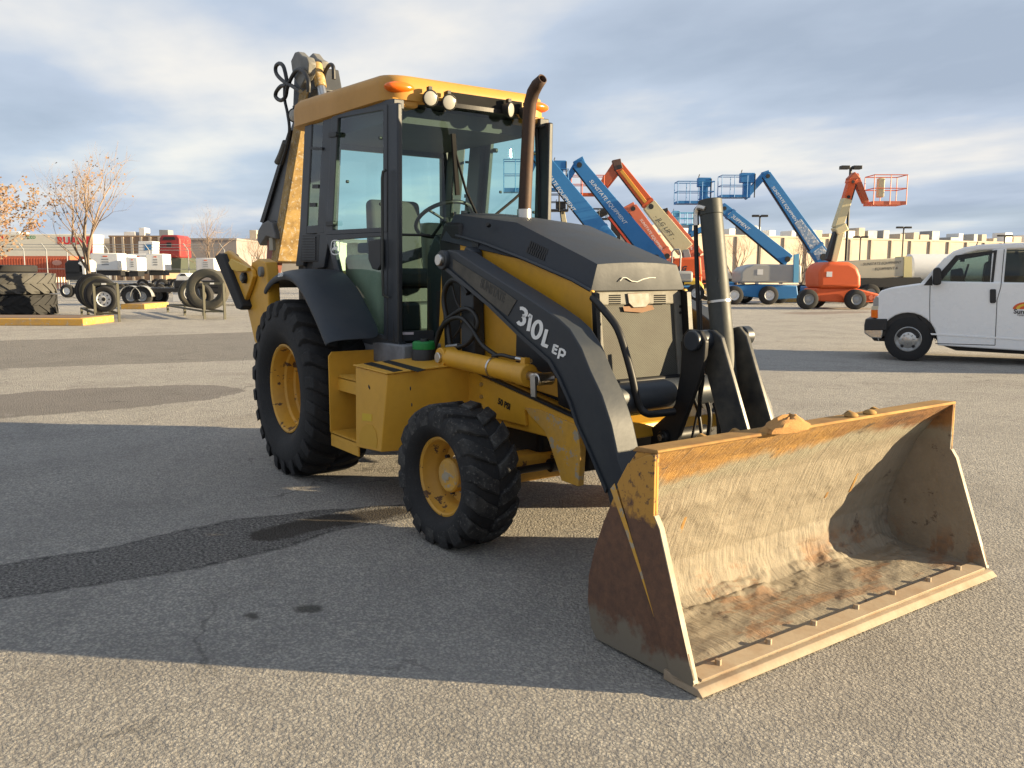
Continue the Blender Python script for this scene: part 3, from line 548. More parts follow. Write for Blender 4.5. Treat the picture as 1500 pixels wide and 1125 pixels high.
for s, R, W, lab, mt, rim in ((.35, .40, .26, 'trailer wheel with white spoked rim at the front of the tyre rack', RUBK, BGWHITE), (.95, .52, .30, 'black tyre with a pale line on its sidewall behind the white rimmed wheel', RUBK, None), (1.55, .50, .34, 'plain black tyre third in the row on the tyre rack', RUBK, None), (2.2, .56, .36, 'tyre with an olive coloured sidewall in the middle of the tyre rack', paint('olive rubber', (.055, .052, .035), .85), None), (2.85, .60, .36, 'large black tyre in the back half of the tyre rack', RUBK, None), (3.5, .60, .36, 'large black tyre at the far end of the tyre rack', RUBK, None)):
    loose_tyre(0, 0, R, W, (at_rack(mid, dirb, s, R), tyre_rz), lab, mt, rim)
R2, a, b, c = rack(300, 329.5, 468, 246, 457.5, 416, 'olive steel tyre rack holding a large tyre beside the backhoe')
mid = (a+b)/2; dirb = (c-a).normalized(); RZR = math.atan2((b-a).y, (b-a).x)
for s, R, W, lab, mt, rim in ((.75, .68, .42, 'largest tyre, grey sided, at the front of the second tyre rack', paint('grey side rubber', (.05, .05, .042), .85), None), (1.9, .44, .34, 'black knobby tyre in the middle of the second tyre rack', RUBK, None), (2.9, .50, .40, 'tyre with pale steel rim at the far end of the second tyre rack', paint('olive rubber 2', (.06, .058, .045), .85), BGGREY)):
    loose_tyre(0, 0, R, W, (at_rack(mid, dirb, s, R), RZR), lab, mt, rim)
# ---- tandem trailer
f = BF(228, t=40); L = f.thing('trailer', 'dark flat trailer with two grey fenders over tandem wheels', 'trailer')
for px in (206, 222): 
    q = f.p(px, 440); wheel_bg(f, L, q.x, -.9, .42, .30, BGGREY); wheel_bg(f, L, q.x, .9, .42, .30, BGGREY)
    n = 10; rows = [[Vector((q.x+.5*math.cos(math.pi*i/n), y, .42+.5*math.sin(math.pi*i/n))) for i in range(n+1)] for y in (-1.12, -.70)]; MB().grid(rows).build('fender', BGGREY, L).modifiers.new('t', 'SOLIDIFY').thickness = .02
A = f.p(225, 415); MB().box(A.x-.9, A.x+4.5, -.85, .85, .62, .80).build('deck', BGDARK, L); MB().box(A.x+1.2, A.x+4.2, -.6, .6, .8, 1.15).build('cargo_frame', BGDARK, L, bevel=.03); MB().bar((A.x-.9, 0, .65), (A.x-2.4, 0, .5), .12, .12).build('tongue', BGDARK, L); MB().box(A.x+1.2, A.x+1.6, -.8, -.7, .2, .62).build('mud_flap', BGWHITE, L)
MB().box(A.x+2.4, A.x+2.5, -.05, .05, 0, .62).build('stand', BGDARK, L)
# ---- generators and other trailers in the far row on the left
def generator(u0, v0, u1, v1, t, label, mat, name='towable_generator'):
    f = BF((u0+u1)/2, t=t); L = f.thing(name, label, 'generator', 'white generators in the far row'); a = f.p(u0, v1); b = f.p(u1, v0); MB().box(a.x, b.x, -.5, .9, a.z, b.z).build('housing', mat, L, bevel=.05); w_ = b.x-a.x; h = b.z-a.z
    for i in range(3): MB().box(a.x+w_*.40, a.x+w_*.66, -.508, -.5, a.z+h*(.30+.15*i), a.z+h*(.38+.15*i)).build('vent', BGGREY, L)
    MB().box(a.x+.1, b.x-.1, -.3, .7, max(.4, a.z-.35), a.z).build('frame', BGDARK, L)
    for x in (a.x+w_*.3, a.x+w_*.7): wheel_bg(f, L, x, -.45, .36, .22, BGGREY); wheel_bg(f, L, x, .85, .36, .22, BGGREY)
    MB().box(a.x+w_*.45, a.x+w_*.62, -.51, -.5, b.z-h*.22, b.z-h*.15).build('maker_strip', LORANGE, L)
    MB().bar((a.x, .2, .5), (a.x-1.0, .2, .45), .08, .08).build('tongue', BGDARK, L)
generator(139, 371, 177, 396, 58, 'long white generator with vents beside the bare tree trunk', BGWHITE)
generator(177, 373, 192, 398, 60, 'narrow white generator second in the row', BGWHITE)
generator(190, 377, 206, 397, 57, 'short white generator third in the row, lower than its neighbours', BGWHITE)
generator(192, 372, 219, 394, 64, 'white generator with pale blue top stripe behind the short one', BGWHITE)
generator(219, 372, 243, 396, 60, 'white generator with dark decals right of the row, below the red truck', BGWHITE)
generator(291, 378, 317, 397, 60, 'grey white generator in front of the grey building by the bare tree', col('gen grey', (.50, .50, .52)))
f = BF(118, t=52); L = f.thing('skid_steer', 'black and white skid steer loader behind the tyre rack', 'loader')
f.poly([(103, 402), (102, 386), (107, 381), (123, 381), (125, 402)], -.6, .6).build('cab', BGDARK, L, bevel=.05); f.poly([(122, 386), (128, 380), (133, 384), (134, 402), (129, 402), (128, 390)], -.7, .7).build('lift_arm', BGWHITE, L, bevel=.04); f.poly([(104, 398), (134, 398), (134, 410), (104, 410)], -.6, .6).build('body', BGDARK, L)
for x in (-.45, .5): wheel_bg(f, L, x, -.8, .40, .3, BGWHITE); wheel_bg(f, L, x, .8, .40, .3, BGWHITE)
f = BF(256, t=70); L = f.thing('semi_truck', 'red semi truck tractor seen from behind over the fence', 'truck')
RED = paint('truck red', (.30, .03, .028), .4, (.12, .02, .02), .6, 2); f.poly([(241, 378), (242, 349), (245, 345), (268, 345), (272, 350), (273, 378)], -1.2, 1.2).build('sleeper_cab', RED, L, bevel=.12, seg=3); f.poly([(247, 352), (249, 348), (264, 348), (266, 352)], -1.24, -1.19).build('roof_window', BGDARK, L); f.poly([(253, 356), (260, 356), (260, 362), (253, 362)], -1.25, -1.19).build('vent_plate', BGDARK, L); f.poly([(242, 378), (273, 378), (272, 400), (243, 400)], -1.1, 3.0).build('chassis', col('dark green grey', (.06, .07, .05)), L)
for x in (-.8, .8): 
    for y in (-.6, 2.2): wheel_bg(f, L, x, y, .5, .4, BGGREY)
f = BF(222, t=74); L = f.thing('box_truck', 'white box truck with a blue panel next to the red truck', 'truck')
f.poly([(210, 400), (210, 354), (231, 354), (231, 400)], -1.0, 3.5).build('cargo_box', BGWHITE, L, bevel=.03); f.poly([(219, 358), (229, 358), (229, 366), (219, 368)], -1.012, -1.0).build('blue_panel', LBLUE, L)
for x in (-.6, .6): wheel_bg(f, L, x, -.5, .48, .3, BGGREY); wheel_bg(f, L, x, 2.5, .48, .3, BGGREY)
f = BF(276, t=56); L = f.thing('pickup_truck', 'small white pickup parked beyond the second tyre rack', 'car')
f.poly([(264, 411), (265, 404), (270, 400), (278, 400), (282, 404), (288, 405), (288, 411)], -.8, .8).build('body', BGWHITE, L, bevel=.06); f.poly([(270, 404), (272, 401), (278, 401), (280, 404)], -.81, -.79).build('side_window', BGDARK, L)
for px in (268, 284): q = f.p(px, 412); wheel_bg(f, L, q.x, -.75, .33, .22, BGGREY); wheel_bg(f, L, q.x, .75, .33, .22, BGGREY)
f = BF(60, t=72); L = f.thing('shipping_container', 'orange red shipping container with an oval emblem behind the skid steer', 'container')
f.poly([(-60, 406), (-60, 375), (102, 375), (102, 406)], 0, 2.4).build('body', col('container red', (.50, .12, .06), .7), L); q0 = f.p(-60, 400).x; q1 = f.p(102, 400).x; zt_ = f.p(0, 376).z
for i in range(40): x = q0+(q1-q0)*(i+.3)/40; MB().box(x, x+.09, -.05, -.001, .1, zt_-.15).build('rib', col('container red', (.50, .12, .06), .7), L)
q = f.p(84, 385); MB().ball((q.x, -.06, q.z), .42, .02, .22, 18, 8).build('oval_emblem', col('pale red', (.62, .30, .22)), L)
f = BF(20, t=82); L = f.thing('dumpster', 'low maroon container at the left behind the stacked tractor tyres', 'container')
f.poly([(-40, 412), (-40, 385), (16, 385), (16, 412)], -2, 0).build('body', col('maroon', (.25, .06, .045), .7), L, bevel=.05); f.poly([(-42, 386), (18, 386), (18, 383), (-42, 383)], -2.1, .1).build('rim', col('maroon', (.25, .06, .045), .7), L)
f = BF(70, t=95); L = f.thing('semi_trailer', 'long white semi trailer with green and red lettering along its side', 'trailer')
f.poly([(-40, 378), (-40, 343), (136, 343), (136, 378)], 0, 2.6).build('cargo_box', col('trailer white', (.66, .62, .52)), L, bevel=.04)
q = f.p(84, 357.5); text('lettering', 'RUAN', f.m(14.5), col('lettering red', (.55, .03, .03)), L, frame((q.x, -.02, q.z), (1, 0, 0), (0, 0, 1)), bold=.05); q = f.p(39, 349.5); text('lettering', 'Eco', f.m(9), col('lettering green', (.06, .30, .10)), L, frame((q.x, -.02, q.z), (1, 0, 0), (0, 0, 1)), bold=.01); q = f.p(1, 351); text('lettering', '4', f.m(9), col('lettering red', (.55, .03, .03)), L, frame((q.x, -.02, q.z), (1, 0, 0), (0, 0, 1)), bold=.02)
f.poly([(122, 346), (136, 346), (136, 372), (124, 372)], -.02, 0).build('red_panel', col('lettering red', (.55, .03, .03)), L); q = f.p(-40, 390).x
MB().box(q, f.p(136, 390).x, .3, 2.3, 1.0, 1.25).build('chassis', BGDARK, L)
for px in (-25, -8, 118, 130): 
    for y in (.3, 2.3): wheel_bg(f, L, f.p(px, 390).x, y, .5, .4, BGGREY)
f = BF(150, t=66); L = f.thing('chain_link_fence', 'chain link fence with barbed wire arms in front of the trailers', 'fence'); z = f.p(0, 366).z; xs = [f.p(px, 400).x for px in (-60, -12, 37, 70, 100, 160, 220, 277, 330)]
for x in xs: MB().tube([(x, 0, 0), (x, 0, z), (x-.35, 0, z+.5)], .045, 6).build('post', BGGREY, L)
for zz_ in (z, z*.55, z+.22, z+.42): MB().cyl((xs[0]-.1*(zz_ > z), 0, zz_), (xs[-1]-.1*(zz_ > z), 0, zz_), .022, 5).build('wire', BGGREY, L)
# ---- the white van
VN = thing('van', 'white passenger van with chrome bumper and sunrise emblem parked at right', 'van')
vw = on(1328, 529, 'z', 0); vs_ = on(1500, 517, 'z', .5); 
va = rad(-40)
def van():
    # local frame: x to the rear, y away from camera, origin under the front wheel; direction fitted to the sill line
    A = on(1328, 529, 'z', 0); B = on(1640, 543, 'z', 0); X = (B-A).normalized(); rz = math.atan2(X.y, X.x); VN.location = A; VN.rotation_euler = (0, 0, rz); Y = Vector((-X.y, X.x, 0))
    if Y.dot(YH) < 0: Y = -Y
    def vp(u, v, y=0): q = onp(u, v, A+Y*y, Y)-A; return (q.dot(X), q.z)
    sg = 1 if Vector((0, 0, 1)).cross(X).dot(Y) > 0 else -1
    def pr(px, y0, y1, name, mat, par=VN, bevel=.02, seg_=2): return MB().prism([vp(u, v) for u, v in px], sg*y0, sg*y1).build(name, mat, par, bevel=bevel, seg=seg_)
    VWH = paint('van white', (.78, .79, .80), .22, (.68, .68, .67), .2, 1.5, bump=0); CH = flat('chrome bumper', (.55, .55, .55), .18, 1.0); VG = glass('van glass', (.40, .50, .48)); SIL = flat('silver wheel', (.50, .50, .49), .3, .8); w_ = 1.95
    # body with a wheel arch cut into the outline
    rr_ = 37; ac = (1330, 500); arch = [(ac[0]+43*math.cos(a), ac[1]-42*math.sin(a)) for a in [math.pi*(1-i/14) for i in range(15)]]
    x1 = 1840
    def wl(f): return f
    low = [(1284, 492), (1284, 466), (1284, 436), (1290, 426), (1302, 422), (1345, 416), (1366, 412)]
    body = low+[(1640, 416), (x1, 420), (x1, 536), (1373, 506)]+[(u, v) for u, v in reversed(arch)]
    yin = .07; bd = pr(body, 0, w_, 'body', VWH, VN, .035, 3)
    # greenhouse: roof shell, pillars, panes
    roof = [(1384, 378), (1396, 368), (1412, 362), (1435, 358), (1500, 355), (x1, 352), (x1, 362), (1500, 364), (1432, 367), (1414, 372), (1398, 381)]
    pr(roof, .07, w_-.07, 'roof', VWH, bd, .03, 3)
    def pane(px, name, mat=VG, y=.06): 
        m_ = MB(); m_.add([(a_, sg*y, b_) for a_, b_ in (vp(u, v) for u, v in px)], [tuple(range(len(px)))]); return m_.build(name, mat, bd, smooth=0)
    for y in (.05, w_-.09):
        pr([(1346, 418), (1384, 377), (1398, 379), (1362, 416)], y, y+.05, 'windshield_pillar', VWH, bd, .01)
        pr([(1454, 366), (1475, 364), (1470, 420), (1450, 420)], y, y+.05, 'door_pillar', VWH, bd, .008)
        pr([(1460, 372), (1461, 366), (1400, 374), (1366, 412), (1364, 418), (1373, 418), (1404, 379), (1456, 370), (1451, 418), (1455, 418)], y-.012, y, 'window_seal', BGDARK, bd, 0)
        pr([(1372, 414), (1452, 414), (1452, 420), (1364, 420)], y-.005, y+.05, 'beltline', VWH, bd, .006)
        pr([(1620, 362), (1660, 362), (1660, 420), (1620, 420)], y, y+.05, 'rear_pillar', VWH, bd, .01); pr([(x1-30, 362), (x1, 362), (x1, 420), (x1-30, 420)], y, y+.05, 'rear_pillar', VWH, bd, .01)
    for y in (.062, w_-.062):
        pane([(1374, 415), (1405, 378), (1457, 370), (1451, 416)], 'front_door_pane', VG, y); pane([(1473, 366), (1640, 364), (1640, 418), (1471, 418)], 'side_pane', glass('tinted van glass', (.10, .12, .12)) if y < .1 else MATS['tinted van glass'], y)
    # windshield
    a_ = vp(1346, 417); b_ = vp(1384, 377); MB().add([(a_[0], sg*.10, a_[1]), (a_[0], sg*(w_-.10), a_[1]), (b_[0], sg*(w_-.14), b_[1]), (b_[0], sg*.14, b_[1])], [(0, 1, 2, 3)]).build('windshield', VG, bd, smooth=0)
    # cabin details
    pr([(1392, 420), (1392, 395), (1410, 392), (1416, 420)], .35, w_-.35, 'dashboard', BGDARK, bd, .03)
    p = vp(1414, 404); MB().tube([(p[0]+.04*math.sin(t_), sg*(.55+.18*math.cos(t_)), p[1]+.19*math.sin(t_)) for t_ in [2*math.pi*i/20 for i in range(21)]], .017, 6).build('steering_wheel', BGDARK, bd)
    for y in (.35, 1.2): pr([(1440, 424), (1446, 382), (1462, 380), (1466, 424)], y, y+.42, 'front_seat', BGDARK, bd, .05)
    p = vp(1412, 378); MB().box(p[0]-.05, p[0]+.02, sg*.9-.14, sg*.9+.14, p[1]-.05, p[1]+.03).build('rear_view_mirror', BGDARK, bd)
    pr([(1366, 417), (1367, 394), (1374, 391), (1379, 394), (1379, 416), (1374, 418)], -.14, -.02, 'door_mirror', BGDARK, bd, .03)
    pr([(1353, 418), (1365, 403), (1366, 418)], -.004, .01, 'mirror_sail', BGDARK, bd, 0)
    pr([(1450, 425), (1451, 423.5), (1458, 423.5), (1459, 425), (1459, 442), (1457, 444), (1451, 444), (1450, 442)], -.022, .01, 'door_handle', BGDARK, bd, .006)
    for px in ([(1362, 418), (1361.4, 445), (1361.6, 470), (1364, 486), (1370, 500), (1371, 500), (1365, 485.5), (1362.6, 469.5), (1362.3, 445), (1363, 418)], [(1470.6, 365), (1465.5, 420), (1460, 440), (1457, 506), (1458, 506), (1461, 440), (1466.6, 420), (1471.8, 365)], [(1370, 502.6), (1457, 505.2), (1457, 506.2), (1370, 503.6)]): pr(px, -.003, .004, 'door_gap', BGDARK, bd, 0)
    pr([(1363, 488), (1500, 496), (x1, 512), (x1, 514), (1500, 498.5), (1364, 490.5)], -.008, .004, 'body_crease', VWH, bd, .002)
    # nose: bumper, lamps
    pr([(1266, 484), (1266, 476), (1268, 467), (1300, 467), (1299, 484)], -.03, w_+.03, 'bumper_top', PLAST, bd, .015); pr([(1266, 477), (1294, 478), (1292, 496), (1276, 495), (1266, 488)], -.02, w_+.02, 'chrome_bumper', CH, bd, .02, 3)
    for y0, y1 in ((-.006, .35), (w_-.35, w_+.006)):
        pr([(1279, 448), (1279, 440), (1283, 434), (1287, 436), (1287, 448)], y0, y1, 'headlamp', flat('lamp glass', (.28, .29, .30), .12), bd, .006); pr([(1276, 454), (1277, 448), (1287, 448), (1286, 454)], y0, y1, 'lamp_clear', flat('clear lamp', (.55, .50, .38), .15), bd, .004); pr([(1276, 465), (1276, 454), (1286, 454), (1286, 466)], y0, y1, 'turn_signal', AMBER, bd, .004)
    pr([(1278, 468), (1281, 438), (1287, 432), (1287, 468)], .34, w_-.34, 'radiator_grille', BGDARK, bd, .01)
    pr([(1276, 496), (1300, 496), (1300, 501), (1280, 500)], .1, w_-.1, 'air_dam', BGDARK, bd, .01); pr([(1373, 505), (x1, 530), (x1, 540), (1400, 515)], .25, w_-.25, 'underbody', BGDARK, bd, .0)
    pr([(u, v) for u, v in arch]+[(1373, 492), (1288, 492)], .04, .5, 'wheel_well', BGDARK, bd, 0)
    def vwheel(x, y, near):
        R = .385; t = MB().lathe([(R*.56, -.11), (R*.86, -.125), (R, -.10), (R, .10), (R*.86, .125), (R*.56, .11)], (x, y, R), (0, sg, 0), 40, close=True).build('wheel', RUBK, bd, smooth=40)
        MB().lathe([(R*.57, -.11), (R*.545, -.118), (R*.50, -.095), (R*.42, -.075), (R*.30, -.105), (R*.20, -.11), (R*.19, -.135), (R*.09, -.145), (.001, -.145)], (x, y, R), (0, sg, 0), 36).build('rim', SIL, t, smooth=30)
        for i in range(5):
            a = 2*math.pi*(i+.25)/5; c_ = Vector((x+R*.385*math.cos(a), y-sg*.088, R+R*.385*math.sin(a))); MB().ball(c_, .028, .014, .028, 10, 6).build('rim_slot', BGDARK, t)
        for i in range(8):
            a = 2*math.pi*i/8; c_ = Vector((x+R*.25*math.cos(a), y-sg*.112, R+R*.25*math.sin(a))); MB().cyl(c_, c_-Vector((0, sg*.02, 0)), .011, 6).build('wheel_nut', BGGREY, t)
    for x in (0, 3.45):
        vwheel(x, sg*.14, 1); vwheel(x, sg*(w_-.16), 0)
    # emblem on the side door
    e = vp(1503, 453); n = 16
    for r0_, r1_, mt in ((.19, .145, LORANGE), (.145, .095, col('emblem yellow', (.70, .48, .05))), (.095, .03, LORANGE)):
        pts = [(e[0]+r0_*math.cos(math.pi*i/n), e[1]+r0_*.62*math.sin(math.pi*i/n)) for i in range(n+1)]+[(e[0]+r1_*math.cos(math.pi*i/n), e[1]+r1_*.62*math.sin(math.pi*i/n)) for i in range(n, -1, -1)]
        MB().prism(pts, -sg*.006, -sg*.001).build('emblem_arc', mt, bd)
    e = vp(1484.5, 459); text('emblem_lettering', 'Sunstate', .105, DT, bd, frame((e[0], -sg*.006, e[1]), (1, 0, -.03), (0, 0, 1)), bold=.003); e = vp(1490, 462.2); text('emblem_lettering', 'Equipment', .042, DT, bd, frame((e[0], -sg*.006, e[1]), (1, 0, -.03), (0, 0, 1)))
    an = vp(1428, 359); MB().tube([(an[0], sg*.9, an[1]-.01), (an[0]+.04, sg*.9, an[1]+.02), (an[0]+.06, sg*.9, an[1]+.09)], [.02, .012, .006], 6).build('roof_antenna', BGDARK, bd)
van()
# ================================================================== the backhoe loader
BH = thing('backhoe_loader', 'yellow and charcoal backhoe loader with front bucket lowered onto the asphalt', 'backhoe')
def rubber(name, col, dust, amt, sc=6):
    g = G(name); n = g.noise(sc, 8, .65); n2 = g.noise(60, 3, .6)
    c = g.mix(g.math('MULTIPLY', g.ramp(n, .45, .72), amt), col, dust)
    c = g.mix(g.math('MULTIPLY', g.ramp(n2, .58, .68), amt*.8), c, tuple(min(1, x*1.6) for x in dust)); g.col(c); g.rough(.78); g.bump(n2, .25, .01); return g.m
TYRE = rubber('rear tyre rubber', (.007, .007, .008), (.022, .021, .021), .5)
TYREF = rubber('front tyre rubber', (.008, .008, .009), (.020, .019, .019), .5)
TREADF = rubber('dusty front tread', (.009, .009, .010), (.075, .071, .064), .75, 9)
def tyre(name, c, R, W, rim, steer, lugs, lug_h, parent, mat, tmat, pitch_a):
    """c: centre; outer side towards -y. Carcass part with a tread sub-part, flattened where it meets the ground."""
    hw = W/2; r0 = R-lug_h
    prof = [(rim, -hw*.60), (rim+.015, -hw*.80), (rim+(r0-rim)*.35, -hw*1.0), (rim+(r0-rim)*.62, -hw*.985), (rim+(r0-rim)*.86, -hw*.93), (r0-.008, -hw*.80), (r0, -hw*.5), (r0+.004, 0)]
    prof = prof+[(r, -h) for r, h in prof[-2::-1]]+[(rim-.010, hw*.5), (rim-.010, -hw*.5)]
    m = MB().lathe(prof, (0, 0, 0), (0, 1, 0), 72, close=True)
    rings = MB()
    for rr in (.22, .55): pass
    t = MB(); random.seed(5)
    for k in range(lugs):
        for sd in (-1, 1):
            a0 = 2*math.pi*(k+(.5 if sd > 0 else 0))/lugs; wd = pitch_a
            js = random.uniform(-.02, .02)
            st = [(0.02, 0.0), (.35, .10), (.68, .24), (.93, .38), (1.0, .42)]   # across, angular lag (in lug pitches*2)
            rows = []
            for fr, lag in st:
                aa = a0+js+lag*2*math.pi/lugs*1.6
                top = R if fr < .9 else (R-.014 if fr < 1 else R-lug_h-.035)
                base = r0-.02 if fr < .9 else r0-.05
                if fr >= 1: base = r0-.09
                wl = wd*(.42 if fr < .5 else .5)
                pts = []
                for rr_, da in ((base, -wl*1.25), (top, -wl), (top, wl), (base, wl*1.25)):
                    A = aa+da; pts.append(Vector((rr_*math.cos(A), sd*hw*fr, rr_*math.sin(A))))
                rows.append(pts)
            b = MB(); b.grid(rows); n = len(rows)
            b.f += [(0, 1, 2, 3), (4*n-1, 4*n-2, 4*n-3, 4*n-4)]
            t.add(b.v, b.f)
    cs, sn = math.cos(steer), math.sin(steer); c = Vector(c)
    def place(mb):
        mb.v = [(c.x+x*cs-y*sn, c.y+x*sn+y*cs, max(c.z+z, .003) if True else 0) for x, y, z in mb.v]; return mb
    wh = place(m).build(name, mat, parent, smooth=50)
    place(t).build('tread_lugs', tmat, wh, bevel=.006, smooth=30, seg=1)
    return wh
def wheel(kind, c, R, W, rimr, prof, steer, lugs, lug_h, mat, tmat, pa, hub, bolts):
    t = tyre(kind, c, R, W, rimr, steer, lugs, lug_h, BH, mat, tmat, pa); c = Vector(c); ax = Vector((-math.sin(steer), math.cos(steer), 0))
    MB().lathe(prof, c, ax, 48).build('rim', YELW, t, smooth=30)
    MB().lathe(hub, c, ax, 32).build('hub', YELC if steer else YELW, t, smooth=30, bevel=.003)
    u = Vector((math.cos(steer), math.sin(steer), 0))
    for i in range(bolts[0]):
        a = 2*math.pi*(i+.3)/bolts[0]; p = c+u*math.cos(a)*bolts[1]+Vector((0, 0, math.sin(a)*bolts[1]))
        MB().cyl(p+ax*bolts[2], p+ax*(bolts[2]-.022), bolts[3], 6).build('wheel_nut', DARK if steer else YELW, t)
    return t
RW = wheel('rear_wheel', (0, -.85, .655), .672, .50, .332,
           [(.325, -.175), (.338, -.190), (.338, -.197), (.328, -.200), (.315, -.190), (.302, -.15), (.297, -.10), (.282, -.085), (.280, -.03), (.268, -.015), (.262, .05), (.20, .085), (.12, .09)], 0, 22, .036, TYRE, TYRE, .125,
           [(.135, .09), (.135, .01), (.125, 0), (.05, 0), (.04, -.004), (.001, -.004)], (8, .17, .085, .014))
wr = mirror(RW)
FWH = wheel('front_wheel', (2.146, -.845, .393), .412, .33, .222,
            [(.214, -.09), (.225, -.100), (.226, -.107), (.216, -.110), (.206, -.10), (.198, -.05), (.182, -.03), (.176, .0), (.17, .03), (.12, .035)], .053, 16, .024, TYREF, TREADF, .23,
            [(.10, .035), (.098, -.055), (.088, -.066), (.03, -.066), (.025, -.072), (.001, -.072)], (8, .148, .032, .011))
fr2 = mirror(FWH)
# ---- chassis, axles, engine
m = MB().prism(YZ(-.44, [(640, 548), (700, 546), (845, 612), (880, 628), (884, 650), (800, 640), (740, 625), (640, 640)]), -.44, .44)
fr = m.build('frame', YEL, BH, bevel=.008)
mb = MB().prism([(x, z) for x, z in YZ(-.462, [(704, 551), (850, 618), (850, 633), (768, 600), (770, 624), (704, 608)])], -.462, -.441); q = mb.build('side_rail', YEL, fr, bevel=.004); mirror(q)
for px in ((704, 563), (704, 581), (704, 596)):
    p = on(px[0]+2, px[1], 'y', -.462); mirror(MB().cyl(p, p+Vector((0, -.012, 0)), .013, 6).build('bolt', STEEL, fr))
A = YZ(-.466, [(692, 541), (845, 611)]); mirror(MB().bar((A[0][0], -.466, A[0][1]), (A[1][0], -.466, A[1][1]), .03, .016).build('steel_line', BLACK, fr))
MB().box(-.7, 2.2, -.30, .30, .42, .92).build('transmission', BLACK, BH, bevel=.03)
MB().cyl((0, -.75, .655), (0, .75, .655), .14, 20).build('rear_axle', YEL, BH)
ax = MB().box(2.05, 2.24, -.62, .62, .30, .46).build('front_axle', YELW, BH, bevel=.03)
mirror(MB().cyl((2.146, -.64, .25), (2.146, -.64, .52), .06, 14).build('kingpin', YELW, ax))
MB().cyl((2.30, -.60, .40), (2.30, .60, .40), .022, 10).build('tie_rod', BLACK, ax)
MB().cyl((2.30, -.30, .40), (2.30, .30, .40), .04, 12).build('steering_cylinder', BLACK, ax)
gp = YZ(-.47, [(768, 597), (790, 600), (845, 623), (850, 660), (847, 713), (822, 704), (818, 690), (803, 645), (797, 631), (776, 609)])
q = MB().prism(gp, -.47, -.43).build('axle_guard', YELC, BH, bevel=.004); mirror(q)
MB().prism([(2.50, .45), (2.72, .45), (2.78, .95), (2.45, .95)], -.38, .38).build('bolster', BLACK, BH, bevel=.02)
MB().box(1.05, 2.64, -.335, .335, .75, 1.40).build('engine_block', BLACK, BH)
text('tyre_pressure_stencil', '50 PSI', .052, BLACK, BH, frame(on(729, 591, 'y', -.4642), (1, 0, -.18), (0, 0, 1)), bold=.002)
# ---- hood
def hp(u, v, y): q = on(u, v, 'y', y); return q
B0 = hp(646, 352, -.385); B1 = hp(866, 425, -.352); C0 = hp(666, 314, -.345); C1 = hp(757, 326, -.285); C2 = hp(875, 387, -.30); N0 = hp(868, 418, -.345)
hx = MB()
rows = []
def sect(lo, cr, zc, rise):
    L = [Vector(lo), Vector(cr)]; c = Vector(cr)
    mid = [Vector((c.x+.02*(1-abs(t)), c.y*t, c.z+rise*(1-t*t))) for t in (.75, .4, 0)]
    left = L+mid; return left+[Vector((p.x, -p.y, p.z)) for p in reversed(left[:-1])]
lo_mid = hp(771, 381, -.375)
lo1 = hp(707, 356, -.38); t = (lo1.x-B0.x)/(lo_mid.x-B0.x)
R0 = sect(B0, C0, 0, .018)
Rm = sect(lo_mid, C1, 0, .012)
Rl = sect(hp(840, 412, -.362), hp(852, 374.5, -.297), 0, .010)
R2 = sect(B1, C2, 0, .012)
hx.grid([R0, Rm, Rl, R2])
n = len(R2); o = len(hx.v)
low = [Vector((B1.x+.012*(1-abs(2*i/(n-1)-1)), B1.y*(1-2*i/(n-1)), B1.z-.004)) for i in range(n)]
hx.grid([R2, low])
hood = hx.build('hood', HOOD, BH, smooth=25)
so = hood.modifiers.new('thick', 'SOLIDIFY'); so.thickness = .012; so.offset = -1
bv = hood.modifiers.new('bevel', 'BEVEL'); bv.width = .012; bv.segments = 3; bv.limit_method = 'ANGLE'; bv.angle_limit = rad(14)
# edge trim running along the hood's lower edge
tr = [hp(668, 345, -.388), hp(707, 356, -.386), hp(771, 381, -.381), hp(838, 410, -.368), hp(866, 426, -.358)]
mirror(MB().tube(tr, .010, 8).build('hood_trim', DARK, hood))
# vents in the hood flank
def hood_pt(u, v, out=.002):
    n_ = (lo_mid-B1).cross(C1-B1).normalized(); n_ = n_ if n_.y < 0 else -n_
    return onp(u, v, (lo_mid+C2+C1+B1)/4, n_)+n_*out, n_
for r_, (ya, yb, sh) in enumerate(((353, 365, 0), (361.5, 375, -4))):
    for i in range(9):
        u0 = 777.5+sh+i*3.05; v0 = ya+i*1.45
        pts = [hood_pt(u0, v0)[0], hood_pt(u0+1.9, v0+.9)[0], hood_pt(u0+1.9-2.6, v0+9.2)[0], hood_pt(u0-2.6, v0+8.3)[0]]
        mirror(MB().slab(pts, hood_pt(u0, v0)[1]*.003).build('vent_slot', BLACK, hood))
p, nn = hood_pt(717, 331, 0); mirror(MB().cyl(p, p+nn*.02, .014, 10).build('hood_latch', BLACK, hood))
# scratches on the nose
nose_n = (Vector(low[0])-Vector(R2[1])).cross(Vector(R2[-2])-Vector(R2[1])).normalized(); nose_n = nose_n if nose_n.x > 0 else -nose_n
sc = [onp(u, v, (Vector(low[3])+Vector(R2[3]))/2, nose_n)+nose_n*.006 for u, v in ((907, 412), (911, 407), (916, 407), (924, 412), (932, 413), (941, 409), (950, 407), (959, 407))]
MB().tube(sc, .0035, 5).build('scrape', flat('bare scrape', (.42, .41, .37), .6), hood)
# cowl between hood and windshield
MB().prism([(B0.x-.0, 1.0), (B0.x+.22, 1.0), (B0.x+.22, C0.z-.06), (C0.x-.1, C0.z-.045), (B0.x-.06, B0.z)], -.37, .37).build('cowl', BLACK, BH, bevel=.02)
